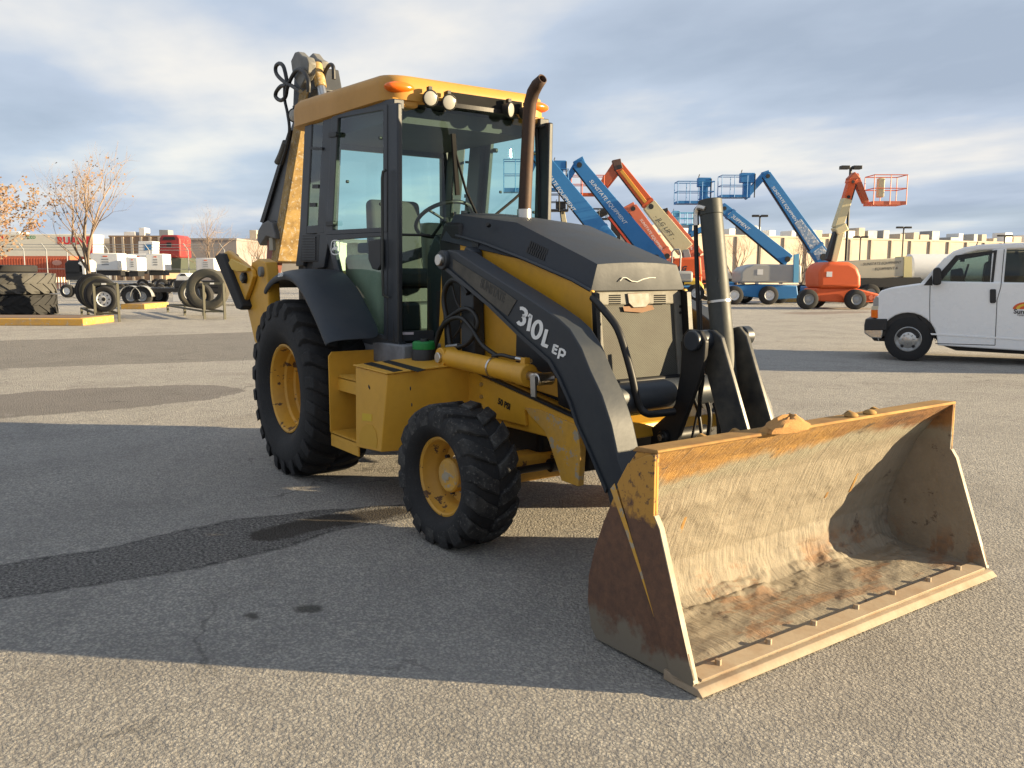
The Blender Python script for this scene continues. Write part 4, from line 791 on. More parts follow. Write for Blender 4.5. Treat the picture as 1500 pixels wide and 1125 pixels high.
# yellow side panels
sp_ = YZ(-.365, [(648, 352), (672, 345), (707, 357), (771, 382), (838, 411), (866, 426), (869, 520), (872, 600), (700, 545), (640, 540)])
q = MB().prism(sp_, -.365, -.337).build('side_panel', YEL, BH, bevel=.006); mirror(q)
for u0, u1, v0, v1 in ((692, 701, 352, 522),):
    A = YZ(-.375, [(u0, v0), (u1, v0), (u1, v1), (u0, v1)]); q = MB().prism(A, -.378, -.364).build('strap', PLAST, BH); mirror(q)
A = YZ(-.372, [(757, 480), (790, 505), (830, 560), (756, 530)]); mirror(MB().prism(A, -.374, -.364).build('black_cover', PLAST, BH))
A = YZ(-.350, [(865, 426), (874, 430), (884, 600), (872, 600)]); q = MB().prism(A, -.362, -.33).build('nose_seal', BLACK, BH); mirror(q)
# grille
gx0, gz0, gx1, gz1, gy = 2.703, 1.428, 2.765, .90, .338
GN = Vector((gz0-gz1, 0, gx1-gx0)).normalized()
def gp_(u, v, out=0): return onp(u, v, (gx0, 0, gz0), GN)+GN*out
o4 = [Vector((gx0, -gy, gz0)), Vector((gx0, gy, gz0)), Vector((gx1, gy, gz1)), Vector((gx1, -gy, gz1))]
i4 = [gp_(881, 447), gp_(988, 445), gp_(994, 557), gp_(894, 560)]
i4[3] = Vector((i4[2].x, i4[0].y, i4[2].z)); i4[2].y = i4[1].y
gr = MB().ring(o4, i4, -GN*.05).build('grille', GRILLF, BH, bevel=.006)
def mesh_mat():
    g = G('grille mesh'); mp = g.n('ShaderNodeMapping'); mp.inputs['Scale'].default_value = (1, 105, 105); mp.inputs['Rotation'].default_value = (rad(45), 0, 0); g.l(g.tc.outputs['Object'], mp.inputs[0])
    s_ = g.n('ShaderNodeSeparateXYZ'); g.l(mp.outputs[0], s_.inputs[0])
    def tri(o): return g.math('ABSOLUTE', g.math('SUBTRACT', g.math('FRACT', o), .5))
    hole = g.math('MULTIPLY', g.math('LESS_THAN', tri(s_.outputs[1]), .30), g.math('LESS_THAN', tri(s_.outputs[2]), .30))
    n = g.noise(5, 6, .6); base = g.mix(g.ramp(n, .4, .7), (.085, .085, .070), (.065, .06, .05)); rust = g.ramp(g.noise(2.2, 5, .6), .60, .72)
    base = g.mix(g.math('MULTIPLY', rust, .55), base, (.30, .12, .04)); g.col(g.mix(g.math('MULTIPLY', hole, .85), base, (.02, .02, .02))); g.rough(.7); g.b.inputs['Specular IOR Level'].default_value = .25; return g.m
MB().slab([p-GN*.012 for p in i4], -GN*.01).build('grille_mesh', mesh_mat(), gr)
for u0 in (892, 958):
    for i in range(5):
        v = 432.0+i*3.0; q4 = [gp_(u0, v, .001), gp_(u0+17, v-.4, .001), gp_(u0+17, v+1.5, .001), gp_(u0, v+1.9, .001)]; MB().slab(q4, GN*.0012).build('louvre_slot', MATTE, gr)
pl_ = [gp_(*q, .004) for q in ((917, 430), (948, 429), (950, 443), (944, 450), (926, 451), (919, 444))]
pq = MB().slab(pl_, GN*.008).build('emblem_plate', paint('bare plate', (.15, .145, .13), .5, (.30, .15, .07), .6, 14, spec=.3), gr, bevel=.003)
pl2 = [gp_(*q, .0015) for q in ((912, 449), (955, 447), (958, 453), (940, 458), (914, 456))]
MB().slab(pl2, GN*.001).build('rust_patch', flat('rust patch', (.21, .12, .07), .85, amt=.5), gr)
for px in ((877, 452), (877, 461), (996, 449), (996, 458)):
    p = gp_(*px); MB().cyl(p, p+GN*.006, .008, 8).build('screw', BLACK, gr)
# ---- exhaust
E0 = on(768, 318, 'y', .02); ex = [E0+Vector((0, 0, -.1)), E0, on(771, 250, 'y', .02), on(775, 170, 'y', .02), on(777, 150, 'y', .02), on(781, 135, 'y', .02), on(787, 124, 'y', .02), on(795, 115, 'y', .02)]
er = 20.5/FPX*5.25/2
exo = MB().tube(ex[:-1]+[ex[-1]], [er, er, er*.98, er*.96, er*.96, er*.95, er*.9, er*.72], 20, cap=False).build('exhaust_stack', EXH, BH, smooth=60); exo.modifiers.new('t', 'SOLIDIFY').thickness = .006
MB().cyl(E0+Vector((0, 0, -.02)), E0+Vector((0, 0, .05)), er*1.12, 20).build('exhaust_collar', STEEL, exo)
# ---- loader arms
AY0, AY1 = -.60, -.455
arm_px_top = [(648, 372), (656, 366), (668, 369), (700, 390), (733, 411), (765, 431), (797, 452), (818, 467), (834, 482), (851, 510), (864, 543), (881, 579), (895, 622), (906, 674)]
arm_px_bot = [(645, 386), (652, 394), (717, 449), (760, 491), (805, 531), (819, 555), (835, 590), (845, 621), (865, 664), (889, 722)]
top = YZ(AY0, arm_px_top); bot = YZ(AY0, arm_px_bot)
end = [(3.34, .46), (3.42, .30), (3.40, .20), (3.32, .17), (3.24, .24)]
arm = MB().prism(top+end+bot[::-1], AY0, AY1).build('loader_arm', ARMG, BH, bevel=.007)
def aplate(name, mat, px, y, th=.003, par=None, bevel=0):
    return MB().prism(YZ(y, px), y-th, y).build(name, mat, par or arm, bevel=bevel)
aplate('faded_decal', DECAL, [(664, 379), (735, 424), (757, 440), (744, 463), (716, 441), (664, 394)], AY0-.0015)
aplate('edge_band', DARK, [(652, 394), (717, 449), (760, 491), (805, 531), (819, 555), (835, 590), (845, 621), (865, 664), (889, 722), (891, 716), (868, 662), (848, 619), (838, 588), (822, 552), (808, 527), (763, 487), (720, 445), (655, 390)], AY0-.001, .012)
pv = on(652, 381, 'y', AY0); MB().cyl(pv+Vector((0, .15, 0)), pv+Vector((0, -.03, 0)), .060, 24).build('pivot_boss', DARK, arm, bevel=.006)
MB().cyl(pv+Vector((0, -.02, 0)), pv+Vector((0, -.055, 0)), .036, 16).build('pivot_pin', STEEL, arm, bevel=.004)
bp = Vector((3.34, AY0, .25)); MB().cyl(bp+Vector((0, -.02, 0)), bp+Vector((0, .17, 0)), .05, 18).build('bucket_pin', DARK, arm)
arm2 = mirror(arm)
# lettering on the near arm
def strokes(name, lines, wpx, y, mat, par, ox, oy, k):
    m = MB()
    for ln in lines:
        P = [Vector((ox+u/k, oy+v/k)) for u, v in ln]; L_, R_ = [], []; n = len(P); cl = (P[0]-P[-1]).length < 1e-6
        for i in range(n):
            a_ = P[i-1] if i else (P[-2] if cl else P[0]); b_ = P[i+1] if i < n-1 else (P[1] if cl else P[-1]); t = (b_-a_).normalized(); h = Vector((-t.y, t.x))*wpx/2
            if 0 < i < n-1 or cl:
                t0 = (P[i]-a_).normalized(); cs_ = max(.5, abs(t0.dot(t))); h = h/cs_
            L_.append(P[i]+h); R_.append(P[i]-h)
        L3 = [on(q.x, q.y, 'y', y) for q in L_]; R3 = [on(q.x, q.y, 'y', y) for q in R_]
        m.grid([L3, R3])
    o = m.build(name, mat, par, smooth=0); s_ = o.modifiers.new('t', 'SOLIDIFY'); s_.thickness = .001; return o
def arc(cx, cy, rx, ry, sh, a0, a1, n=14): return [(cx+rx*math.cos(rad(a0+(a1-a0)*i/n))-sh*ry*math.sin(rad(a0+(a1-a0)*i/n))*-1, cy-ry*math.sin(rad(a0+(a1-a0)*i/n))) for i in range(n+1)]
thr = [(612, 463), (636, 462), (658, 472), (676, 492), (682, 514), (676, 534), (660, 546), (640, 545)]
thr2 = [(642, 548), (654, 562), (662, 585), (658, 612), (643, 632), (622, 638), (602, 628), (587, 606)]
strokes('model_number', [thr, thr2, [(706, 533), (739, 556)], [(733, 541), (701, 712)], arc(799, 697, 46, 90, .16, 0, 360, 28), [(908, 694), (860, 870)], [(855, 858), (918, 884)]], 5.0, AY0-.003, WHITE, arm, 680, 390, 7.5)
strokes('model_suffix', [[(992, 858), (970, 948)], [(988, 864), (1034, 886)], [(980, 903), (1020, 922)], [(970, 943), (1014, 966)], [(1058, 900), (1032, 1014)], [(1056, 906), (1090, 922), (1106, 944), (1102, 970), (1086, 984), (1044, 968)]], 3.1, AY0-.003, WHITE, arm, 680, 390, 7.5)
text('faded_maker_name', 'SUNSTATE', .075, flat('worn print', (.045, .042, .037), .7), arm, frame(on(703, 420, 'y', AY0-.0052), (top[6][0]-top[3][0], 0, top[6][1]-top[3][1]), (0, 0, 1)), bold=.003, sx=.72)
# loader tower behind the arm pivot
q = MB().prism([(pv.x-.06, 1.0), (pv.x+.10, 1.0), (pv.x+.07, 1.66), (pv.x+.0, 1.69), (pv.x-.07, 1.62)], -.452, -.37).build('loader_tower', DARK, BH, bevel=.008); mirror(q)
# lift cylinder
L0 = on(655, 523, 'y', -.56); L1 = on(797, 555, 'y', -.56); dl = (L1-L0).normalized(); n_l = (L1-L0).length
lc = MB().cyl(L0+dl*.02, L0+dl*(n_l*.84), .058, 28).build('lift_cylinder', YEL, BH, bevel=.006)
MB().cyl(L0+dl*(n_l*.78), L0+dl*(n_l*.87), .064, 28).build('gland', YEL, lc, bevel=.006)
MB().cyl(L0+dl*(n_l*.85), L1, .026, 18).build('rod', STEEL, lc)
MB().cyl(L0+Vector((0, -.075, 0)), L0+Vector((0, .10, 0)), .034, 18).build('base_pin', STEEL, lc, bevel=.004)
MB().cyl(L0+Vector((0, -.055, 0)), L0+Vector((0, .055, 0)), .062, 24).build('base_eye', YEL, lc, bevel=.006)
MB().cyl(L1+Vector((0, -.06, 0)), L1+Vector((0, .05, 0)), .034, 16).build('rod_eye', STEEL, lc, bevel=.004)
MB().prism([(L1.x-.01, L1.z-.09), (L1.x+.03, L1.z-.09), (L1.x+.025, L1.z+.02), (L1.x-.02, L1.z+.02)], -.640, -.628).build('pin_lock', STEEL, lc)
cl = L0+dl*(n_l*.53); MB().lathe([(.059, -.008), (.063, -.008), (.063, .008), (.059, .008)], cl, dl, 24).build('clamp', STEEL, lc)
pp = L0+dl*(n_l*.83)+Vector((0, 0, .075)); MB().box(pp.x-.02, pp.x+.02, pp.y-.02, pp.y+.02, pp.z-.04, pp.z+.02).build('port_block', YEL, lc, bevel=.004)
mirror(lc)
def hose(name, px, y, r=.014, mat=None, par=None, n=10):
    P = [on(a, b, 'y', (y if isinstance(y, (int, float)) else y[i])) for i, (a, b) in enumerate(px)]
    out = []
    for i in range(len(P)-1):                     # Catmull-Rom through the points
        p0 = P[max(i-1, 0)]; p1 = P[i]; p2 = P[i+1]; p3 = P[min(i+2, len(P)-1)]
        for k in range(5):
            t = k/5; out.append(.5*((2*p1)+(p2-p0)*t+(2*p0-5*p1+4*p2-p3)*t*t+(3*p1-p0-3*p2+p3)*t**3))
    out.append(P[-1]); return MB().tube(out, r, n).build(name, mat or HOSE, par or BH, smooth=60)
hose('hydraulic_hose', [(660, 510), (655, 470), (650, 440), (654, 420), (664, 410), (676, 415), (686, 430)], -.47, .017)
hose('hydraulic_hose', [(661, 510), (680, 506), (692, 495), (700, 475), (696, 460), (682, 452), (662, 462), (650, 474), (640, 500), (634, 515)], -.49, .015)
hose('hydraulic_hose', [(728, 521), (712, 510), (703, 500), (690, 480), (676, 466), (660, 468), (646, 480), (640, 495), (636, 520)], -.51, .014)
hose('hydraulic_hose', [(662, 416), (668, 440), (678, 462), (674, 480), (664, 495)], -.45, .007)
hose('hydraulic_hose', [(722, 522), (735, 520), (752, 524), (776, 527)], -.53, .011)
a = on(655, 508, 'y', -.49); MB().cyl(a, on(672, 506, 'y', -.49), .015, 8).build('hose_fitting', STEEL, BH)
a = on(757, 525, 'y', -.53); MB().cyl(a, on(777, 529, 'y', -.53), .014, 8).build('hose_fitting', STEEL, BH)
# ---- torque tube, bellcrank, bucket links and the upright bucket cylinder
tt = on(925, 582, 'x', 2.98)
tq = MB().cyl((2.98, -.455, tt.z), (2.98, .455, tt.z), .080, 32).build('torque_tube', DARK, BH)
hose('steel_hydraulic_pipe', [(868, 436), (885, 455), (900, 474), (908, 490), (916, 515), (925, 548), (932, 580), (938, 598), (948, 606), (962, 606), (988, 603)], [-.36, -.38, -.38, -.38, -.37, -.36, -.34, -.32, -.29, -.22, -.12], .019, BLACK)
CY = .09; BX = 3.06; bz = on(1020, 499, 'y', CY-.13).z
def zx(u, v, y): q = on(u, v, 'y', y); return (q.x, q.z)
lev = [zx(u, v, CY-.15) for u, v in ((1004, 492), (1012, 482), (1030, 484), (1038, 500), (1036, 526), (1028, 557), (1008, 612), (993, 654), (975, 662), (957, 652), (959, 626), (980, 608), (993, 592), (1001, 545))]
lv = MB().prism(lev, CY-.175, CY-.145).build('bellcrank', BLACK, BH, bevel=.006)
pb = on(1020, 499, 'y', CY-.16)
MB().cyl((pb.x, CY-.20, pb.z), (pb.x, CY+.14, pb.z), .052, 28).build('upper_pin', DARK, lv, bevel=.006)
lp = on(973, 640, 'y', CY-.18); MB().cyl((lp.x, CY-.20, lp.z), (lp.x, CY+.14, lp.z), .036, 20).build('lower_pin', BLACK, lv, bevel=.006)
MB().cyl((lp.x, CY-.215, lp.z), (lp.x, CY-.20, lp.z), .018, 8).build('grease_cap', STEEL, lv)
LINKM = paint('link charcoal', (.018, .021, .025), .42, (.25, .22, .16), .35, 5)
for pxs, y in (([(1030, 486), (1044, 483), (1056, 494), (1098, 642), (1100, 670), (1066, 670), (1058, 640), (1034, 545), (1026, 505)], CY-.085),
               ([(1066, 482), (1082, 478), (1093, 492), (1134, 634), (1137, 668), (1103, 668), (1093, 636), (1066, 535), (1060, 500)], CY+.075)):
    MB().prism([zx(u, v, y) for u, v in pxs], y, y+.028).build('bucket_link', LINKM, BH, bevel=.005)
p2 = on(1085, 492, 'y', CY+.10); MB().cyl((p2.x, CY+.10, p2.z), (p2.x, CY+.155, p2.z), .050, 24).build('link_boss', DARK, BH, bevel=.005)
T0 = on(1040, 294, 'y', CY); T1 = on(1064, 560, 'y', CY); dc = (T1-T0).normalized()
CYLM = paint('cylinder charcoal', (.032, .037, .036), .5, (.085, .082, .072), .6, 6, spec=.4)
bc = MB().cyl(T0, T1, .0575, 32).build('bucket_cylinder', CYLM, BH, bevel=.004)
MB().cyl(T0-dc*.004, T0+dc*.075, .0605, 32).build('end_cap', CYLM, bc, bevel=.004)
MB().tube([T1-dc*.02, T1+dc*.0, T1+dc*.10, T1+dc*.13], [.058, .048, .044, .032], 24).build('gland', CYLM, bc)
MB().cyl(T1+dc*.1, T1+dc*.30, .026, 16).build('rod', STEEL, bc)
MB().lathe([(.0578, -.006), (.061, -.006), (.061, .006), (.0578, .006)], T0+dc*(.52), dc, 28).build('strap', STEEL, bc)
hose('cylinder_line', [(1033, 308), (1022, 306), (1019, 318), (1021, 400), (1024, 480), (1026, 560), (1024, 610)], CY-.05, .0115, BLACK, bc)
hose('cylinder_fitting', [(1034, 306), (1024, 304), (1020, 312), (1020, 330)], CY-.055, .015, STEEL, bc)
hose('cylinder_line', [(1026, 440), (1028, 520), (1030, 560), (1018, 620), (1012, 650)], CY-.06, .007, HOSE, bc)
hose('hydraulic_hose', [(1000, 500), (1003, 540), (1010, 570), (1022, 600), (1028, 640)], CY-.02, .010, BLACK)
hose('hydraulic_hose', [(1036, 590), (1040, 612), (1036, 650)], CY-.02, .012, BLACK)
hose('hydraulic_hose', [(1046, 590), (1052, 612), (1054, 655)], CY-.02, .012, BLACK)
# ---- loader bucket
BW = 1.068; TH = .014
bt_px = [(1012, 1000), (985, 985), (920, 948), (858, 910), (857, 880), (857, 850), (862, 815), (872, 775), (885, 740), (903, 703), (922, 668), (932, 660), (953, 661)]
tipx, tipz = 4.185, .02
oP = [(3.62, .012), (3.585, .05), (3.56, .16), (3.563, .27), (3.60, .40), (3.65, .52), (3.72, .66), (3.80, .80), (3.835, .845)]
frontP = [(3.945, .862), (3.945, .62), (3.975, .575), (4.165, .052)]
def bucket_mat(name='bucket steel', yk=.03, up_z=.0):
    g = G(name); s_ = g.n('ShaderNodeSeparateXYZ'); g.l(g.tc.outputs['Object'], s_.inputs[0]); y, z, x = s_.outputs[1], s_.outputs[2], s_.outputs[0]
    n = g.noise(3.2, 8, .62); nf = g.noise(22, 6, .65, stretch=(1, .35, 1)); nb = g.noise(1.4, 6, .6, stretch=(1, .6, 1)); ng = g.noise(75, 5, .7)
    rust = g.mix(g.ramp(nf, .35, .65), (.115, .058, .030), (.27, .125, .045)); yel = g.mix(g.ramp(nf, .4, .6), (.36, .20, .055), (.27, .15, .05))
    dirt = g.mix(g.ramp(n, .3, .7), (.25, .222, .172), (.19, .168, .132)); dirt = g.mix(g.math('MULTIPLY', g.ramp(ng, .4, .65), .4), dirt, (.28, .22, .15))
    grey = (.25, .23, .175)
    zz = g.math('ADD', z, g.math('MULTIPLY', g.math('SUBTRACT', n, .5), .22))
    zz = g.math('SUBTRACT', zz, g.math('ADD', g.math('MULTIPLY', g.math('ADD', y, 1.0), yk), up_z))
    up = g.mix(g.ramp(nb, .41, .53), yel, rust)
    c = g.mix(g.ramp(zz, .63, .66), dirt, g.mix(g.ramp(zz, .69, .73), grey, up))
    flo = 0                                   # worn floor: bare rust between dried mud
    c = g.mix(g.math('MULTIPLY', g.math('SUBTRACT', 1, g.ramp(zz, .10, .20)), g.ramp(g.noise(2.6, 9, .68, stretch=(2.2, .8, 1)), .52, .57)), c, g.mix(g.ramp(nf, .35, .7), (.16, .12, .09), (.27, .155, .08)))
    scr = g.noise(16, 6, .7, stretch=(.22, 3.2, .22)); c = g.mix(g.math('MULTIPLY', g.ramp(scr, .52, .66), .45), c, (.16, .13, .10)); c = g.mix(g.math('MULTIPLY', g.math('SUBTRACT', 1, g.ramp(scr, .30, .40)), .25), c, (.40, .35, .27))
    c = g.mix(g.math('MULTIPLY', g.ramp(g.noise(7, 8, .72), .62, .65), .85), c, (.08, .058, .045))
    g.col(c); g.rough(.82); b1 = g.math('ADD', g.math('MULTIPLY', ng, .14), g.math('ADD', g.math('MULTIPLY', scr, .5), g.math('MULTIPLY', g.noise(9, 6, .6), .6))); g.bump(b1, .8, .022); return g.m
BK = bucket_mat(); BKS = bucket_mat('bucket side inner', 0, .02)
def side_mat():
    g = G('bucket side steel'); n = g.noise(5, 9, .68); nf = g.noise(26, 7, .7); s_ = g.n('ShaderNodeSeparateXYZ'); g.l(g.tc.outputs['Object'], s_.inputs[0])
    zz = g.math('ADD', s_.outputs[2], g.math('MULTIPLY', g.math('SUBTRACT', n, .5), .5))
    rust = g.mix(g.ramp(nf, .35, .7), (.085, .045, .030), (.15, .075, .042)); c = g.mix(g.ramp(zz, .60, .64), rust, (.42, .22, .04))
    c = g.mix(g.math('MULTIPLY', g.ramp(nf, .54, .60), g.ramp(zz, .5, .75)), c, (.09, .05, .03))
    c = g.mix(g.math('SUBTRACT', 1, g.ramp(zz, .08, .14)), c, (.16, .135, .10)); g.col(c); g.rough(.75); g.bump(nf, .25, .01); return g.m
BS = side_mat()
BKT = MB()
prof_o = [(4.165, .018), (3.72, .014)]+oP+[(3.945, .862)]
# shell: outer profile and an inner one
inn = [(4.165, .046), (3.80, .050), (3.70, .062), (3.645, .10), (3.612, .17), (3.606, .26), (3.64, .38), (3.69, .50), (3.755, .635), (3.845, .765), (3.942, .858)]
random.seed(3)
rows = []
NY = 36
shell = MB().prism(prof_o+inn[::-1], -BW+.004, BW-.004)
bk = shell.build('loader_bucket', BK, BH, smooth=28)
# worn, caked inner lining as a fine displaced sheet
NP = 46; seglen = [0]
for i in range(1, len(inn)): seglen.append(seglen[-1]+math.dist(inn[i], inn[i-1]))
def innp(s):
    s *= seglen[-1]
    for i in range(1, len(inn)):
        if s <= seglen[i] or i == len(inn)-1:
            t = (s-seglen[i-1])/(seglen[i]-seglen[i-1]); return Vector((inn[i-1][0]+(inn[i][0]-inn[i-1][0])*t, 0, inn[i-1][1]+(inn[i][1]-inn[i-1][1])*t)), Vector((inn[i][1]-inn[i-1][1], 0, -(inn[i][0]-inn[i-1][0]))).normalized()
from mathutils import noise as mnoise
rows = []
for i in range(NP*3+1):
    s = .06+.90*i/(NP*3); p, nn = innp(s); row = []
    for j in range(241):
        y = -BW+.012+(2*BW-.024)*j/240; k = mnoise.fractal(Vector((p.x*9, y*6, p.z*9)), 1.0, 2.1, 6); k2 = mnoise.fractal(Vector((p.x*3+7, y*2.2, p.z*3)), 1.0, 2.0, 4)
        ed = min(1, i/6, (NP*3-i)/10); cl_ = max(0, 1-abs(s-.36)/.16); hgt = (.008+.016*max(0, k2)+(.007+.020*cl_)*max(k, -.2))*max(0, ed)
        if s > .72: hgt *= max(0, 1-(s-.72)/.1)
        row.append(p+nn*(-1 if nn.x < 0 and False else 1)*(max(-.0, hgt)+.001)+Vector((0, y, 0)))
    rows.append(row)
MB().grid(rows).build('caked_mud_lining', BK, bk, smooth=60)
sideP = [(tipx-.02, .018)]+[(3.72, .012)]+oP+frontP
for sgn in (-1, 1):
    MB().prism(sideP, sgn*BW, sgn*(BW-TH)).build('side_plate', BS if sgn < 0 else BKS, bk, bevel=.003)
    MB().prism([(4.165, .030), (4.06, .026), (3.74, .70), (3.80, .795), (3.90, .845), (3.945, .855), (3.945, .62), (3.975, .575), (4.168, .06)], sgn*(BW+.0), sgn*(BW+.012)).build('side_cutter', BS, bk, bevel=.003)
    MB().prism([(4.172, .045), (4.165, .052), (3.975, .578), (3.947, .62), (3.951, .622), (3.980, .580)], sgn*(BW-TH+.001), sgn*(BW+.011)).build('worn_edge', paint('polished edge', (.36, .31, .23), .6, (.2, .15, .10), .6, 8), bk)
stp = MB().prism(YZ(-BW-.0125, [(894, 716), (900, 708), (922, 778), (940, 838), (958, 904), (937, 839), (917, 780)]), -BW-.0118, -BW-.0127).build('bare_yellow_strip', YELC, bk)
EDGE = paint('cutting edge steel', (.34, .27, .19), .6, (.22, .13, .07), .7, 6, spec=.4)
MB().prism([(4.02, .004), (4.205, .006), (4.215, .012), (4.19, .034), (4.02, .044)], -BW-.012, BW+.012).build('cutting_edge', EDGE, bk, bevel=.002)
MB().prism([(4.10, .046), (4.168, .0405), (4.172, .052), (4.10, .062)], -BW+.03, BW-.03).build('edge_lip', EDGE, bk, bevel=.002)
for u, v in ((1052, 972), (1126, 942), (1192, 915), (1254, 891), (1308, 870), (1360, 851), (1404, 834)):
    p = on(u, v, 'z', .06); MB().cyl((p.x, p.y, .045), (p.x, p.y, .078), .0135, 6).build('edge_bolt', EDGE, bk, bevel=.002)
TOPM = paint('rusty yellow top', (.36, .215, .075), .8, (.20, .10, .045), .9, 5, spec=.2)
MB().prism([(3.812, .845), (3.835, .866), (3.95, .872), (3.953, .860), (3.94, .855)], -BW-.004, BW+.004).build('top_lip', TOPM, bk, bevel=.004)
for u, v in ((1247, 606), (1274, 602)):
    p = on(u, v+3, 'z', .875); MB().ball((p.x, p.y, .876), .03, .035, .017, 10, 6).build('weld_lug', TOPM, bk)
for sgn in (-1, 1):
    for yy in (.42, .63):
        MB().prism([(3.30, .16), (3.42, .16), (3.66, .40), (3.83, .84), (3.76, .86), (3.50, .60), (3.32, .36)], sgn*yy-.012, sgn*yy+.012).build('hinge_ear', TOPM, bk, bevel=.004)
random.seed(11); dm = MB()
cdirt = on(1166, 633, 'z', .868)+Vector((-.055, 0, 0)); rows = []
for i in range(9):
    t = i/8; row = []
    for j in range(18):
        a = 2*math.pi*j/17 if j < 17 else 0; k = 1+.28*mnoise.noise(Vector((math.cos(a)*2, math.sin(a)*2, t*3)))
        row.append(cdirt+Vector((.065*(1-t**2.6)*math.cos(a)*k, .135*(1-t**2.4)*math.sin(a)*k+.03*t, .062*t*(1+.5*mnoise.noise(Vector((a*2, 0, t*3)))))))
    rows.append(row)
dm.grid(rows); clod = dm.build('dirt_clod', paint('orange dirt', (.42, .22, .075), .95, (.30, .16, .06), .6, 18, bump=.5), None, smooth=25)
tag(clod, 'lump of orange dirt lying on the top edge of the loader bucket', 'dirt')
# ---- steps and side tank
bxo = -1.0
tk = MB()
bt = [(1.155, .925), (1.605, .918)]; bb = [(1.135, .395), (1.505, .425)]
tk.add([(bt[0][0], bxo, bt[0][1]), (bt[1][0], bxo, bt[1][1]), (bb[1][0], bxo, bb[1][1]), (bb[0][0], bxo, bb[0][1]),
        (bt[0][0], -.42, bt[0][1]+.03), (bt[1][0]+.04, -.42, bt[1][1]+.03), (bb[1][0]+.12, -.42, bb[1][1]+.0), (bb[0][0], -.42, bb[0][1])],
       [(0, 1, 2, 3), (4, 7, 6, 5), (0, 4, 5, 1), (1, 5, 6, 2), (2, 6, 7, 3), (3, 7, 4, 0)])
BOXM = paint('tank yellow', (.62, .325, .028), .45, (.45, .26, .05), .5, 1.6)
tank = tk.build('fuel_tank', BOXM, BH, bevel=.006)
top_ov = [(1.145, bxo-.012, .930), (1.622, bxo-.012, .922), (1.66, -.42, .952), (1.145, -.42, .960)]
MB().slab(top_ov, (0, 0, .008)).build('tank_lid', BOXM, tank, bevel=.002)
def grip(px):
    P = [onp(u, v, (1.4, -.7, .9495), (top_u)) for u, v in px]; return P
top_u = (Vector(top_ov[1])-Vector(top_ov[0])).cross(Vector(top_ov[3])-Vector(top_ov[0])).normalized()
for px in ([(533, 533), (545, 531), (590, 543), (577, 545)], [(560, 530), (570, 528), (624, 542), (612, 545)]):
    P = [onp(u, v, Vector(top_ov[0])+Vector((0, 0, .0085)), top_u) for u, v in px]; MB().slab(P, (0, 0, .003)).build('grip_strip', BLACK, tank)
def tface(px, th=.0015): return [Vector((q.x, bxo-th, q.z)) for q in (on(u, v, 'y', bxo) for u, v in px)]
MB().slab(tface([(531, 605), (545, 607), (545, 617), (531, 616)]), (0, -.001, 0)).build('yellow_sticker', flat('bright yellow sticker', (.60, .40, .02), .5), tank)
MB().slab(tface([(527, 650), (527, 636), (531, 626), (538, 621), (546, 623), (551, 632), (553, 645), (552, 657)]), (0, -.001, 0)).build('touch_up_patch', flat('touch up paint', (.55, .30, .02), .5), tank)
for px in ((540, 566), (541, 568), (601, 569), (603, 593)):
    p = on(px[0], px[1], 'y', bxo-.002); MB().ball((p.x, bxo-.001, p.z), .008, .002, .012, 8, 5).build('chip', BLACK, tank)
st = MB().slab([(.70, -.995, .955), (.70, -.97, .985), (.70, -.42, .985), (.70, -.42, .40), (.70, -.97, .40), (.70, -.995, .43)], (.012, 0, 0)).build('step_side', BOXM, BH, bevel=.003)
MB().box(.712, 1.15, -.60, -.585, .40, .98).build('step_back', BOXM, st)
for z0, ya in ((.80, -.93), (.415, -.99)):
    MB().box(.705, 1.15, ya, -.62, z0, z0+.012).build('step_tread', BOXM, st); MB().box(.705, 1.15, ya, ya+.012, z0-.085, z0+.012).build('step_riser', BOXM, st, bevel=.003)
    for i in range(16):
        x = .73+i*.027
        if x < 1.14: MB().slab([(x, ya, z0+.012), (x+.018, ya, z0+.012), (x+.009, ya, z0+.026)], (0, .28, 0)).build('step_tooth', BOXM, st)
MB().box(1.0, 1.13, -.80, -.62, .45, .68).build('battery_box', DARK, st, bevel=.01)
tank2 = mirror(tank); st2 = mirror(st)
# coolant / hydraulic filler with green cap
fc = on(622, 528, 'y', -.56)
fl = MB().lathe([(.001, 0), (.085, 0), (.085, .05), (.075, .075), (.001, .075)], (fc.x, -.56, .955), (0, 0, 1), 24).build('filler_neck', PLAST, BH)
MB().lathe([(.001, .072), (.078, .072), (.080, .078), (.078, .115), (.070, .122), (.001, .122)], (fc.x, -.56, .955), (0, 0, 1), 24).build('green_cap', GREEN, fl)
MB().lathe([(.001, .12), (.03, .12), (.028, .14), (.001, .14)], (fc.x, -.56, .955), (0, 0, 1), 16).build('cap_knob', PLAST, fl)
# ---- fenders
fo = YZ(-1.065, [(387, 434), (391, 425), (399, 416), (408, 411), (417, 410), (426, 413), (434, 421), (442, 433), (450, 449), (458, 466), (466, 484), (476, 511)])
rows = []
for i, (x, z) in enumerate(fo):
    a = fo[max(i-1, 0)]; b = fo[min(i+1, len(fo)-1)]; nx, nz = -(b[1]-a[1]), (b[0]-a[0]); l = math.hypot(nx, nz); nx /= l; nz /= l
    if nz < 0 and i < 3: pass
    rows.append([Vector((x, -1.06, z)), Vector((x+nx*.035, -1.072, z+nz*.035)), Vector((x+nx*.065, -1.05, z+nz*.065)), Vector((x+nx*.085, -.95, z+nz*.085)), Vector((x+nx*.085, -.80, z+nz*.085)), Vector((x+nx*.08, -.66, z+nz*.08))])
fd = MB().grid(rows).build('fender', FEND, BH, smooth=45); sm = fd.modifiers.new('t', 'SOLIDIFY'); sm.thickness = .014; sm.offset = -1
sm = fd.modifiers.new('sub', 'SUBSURF'); sm.levels = sm.render_levels = 2
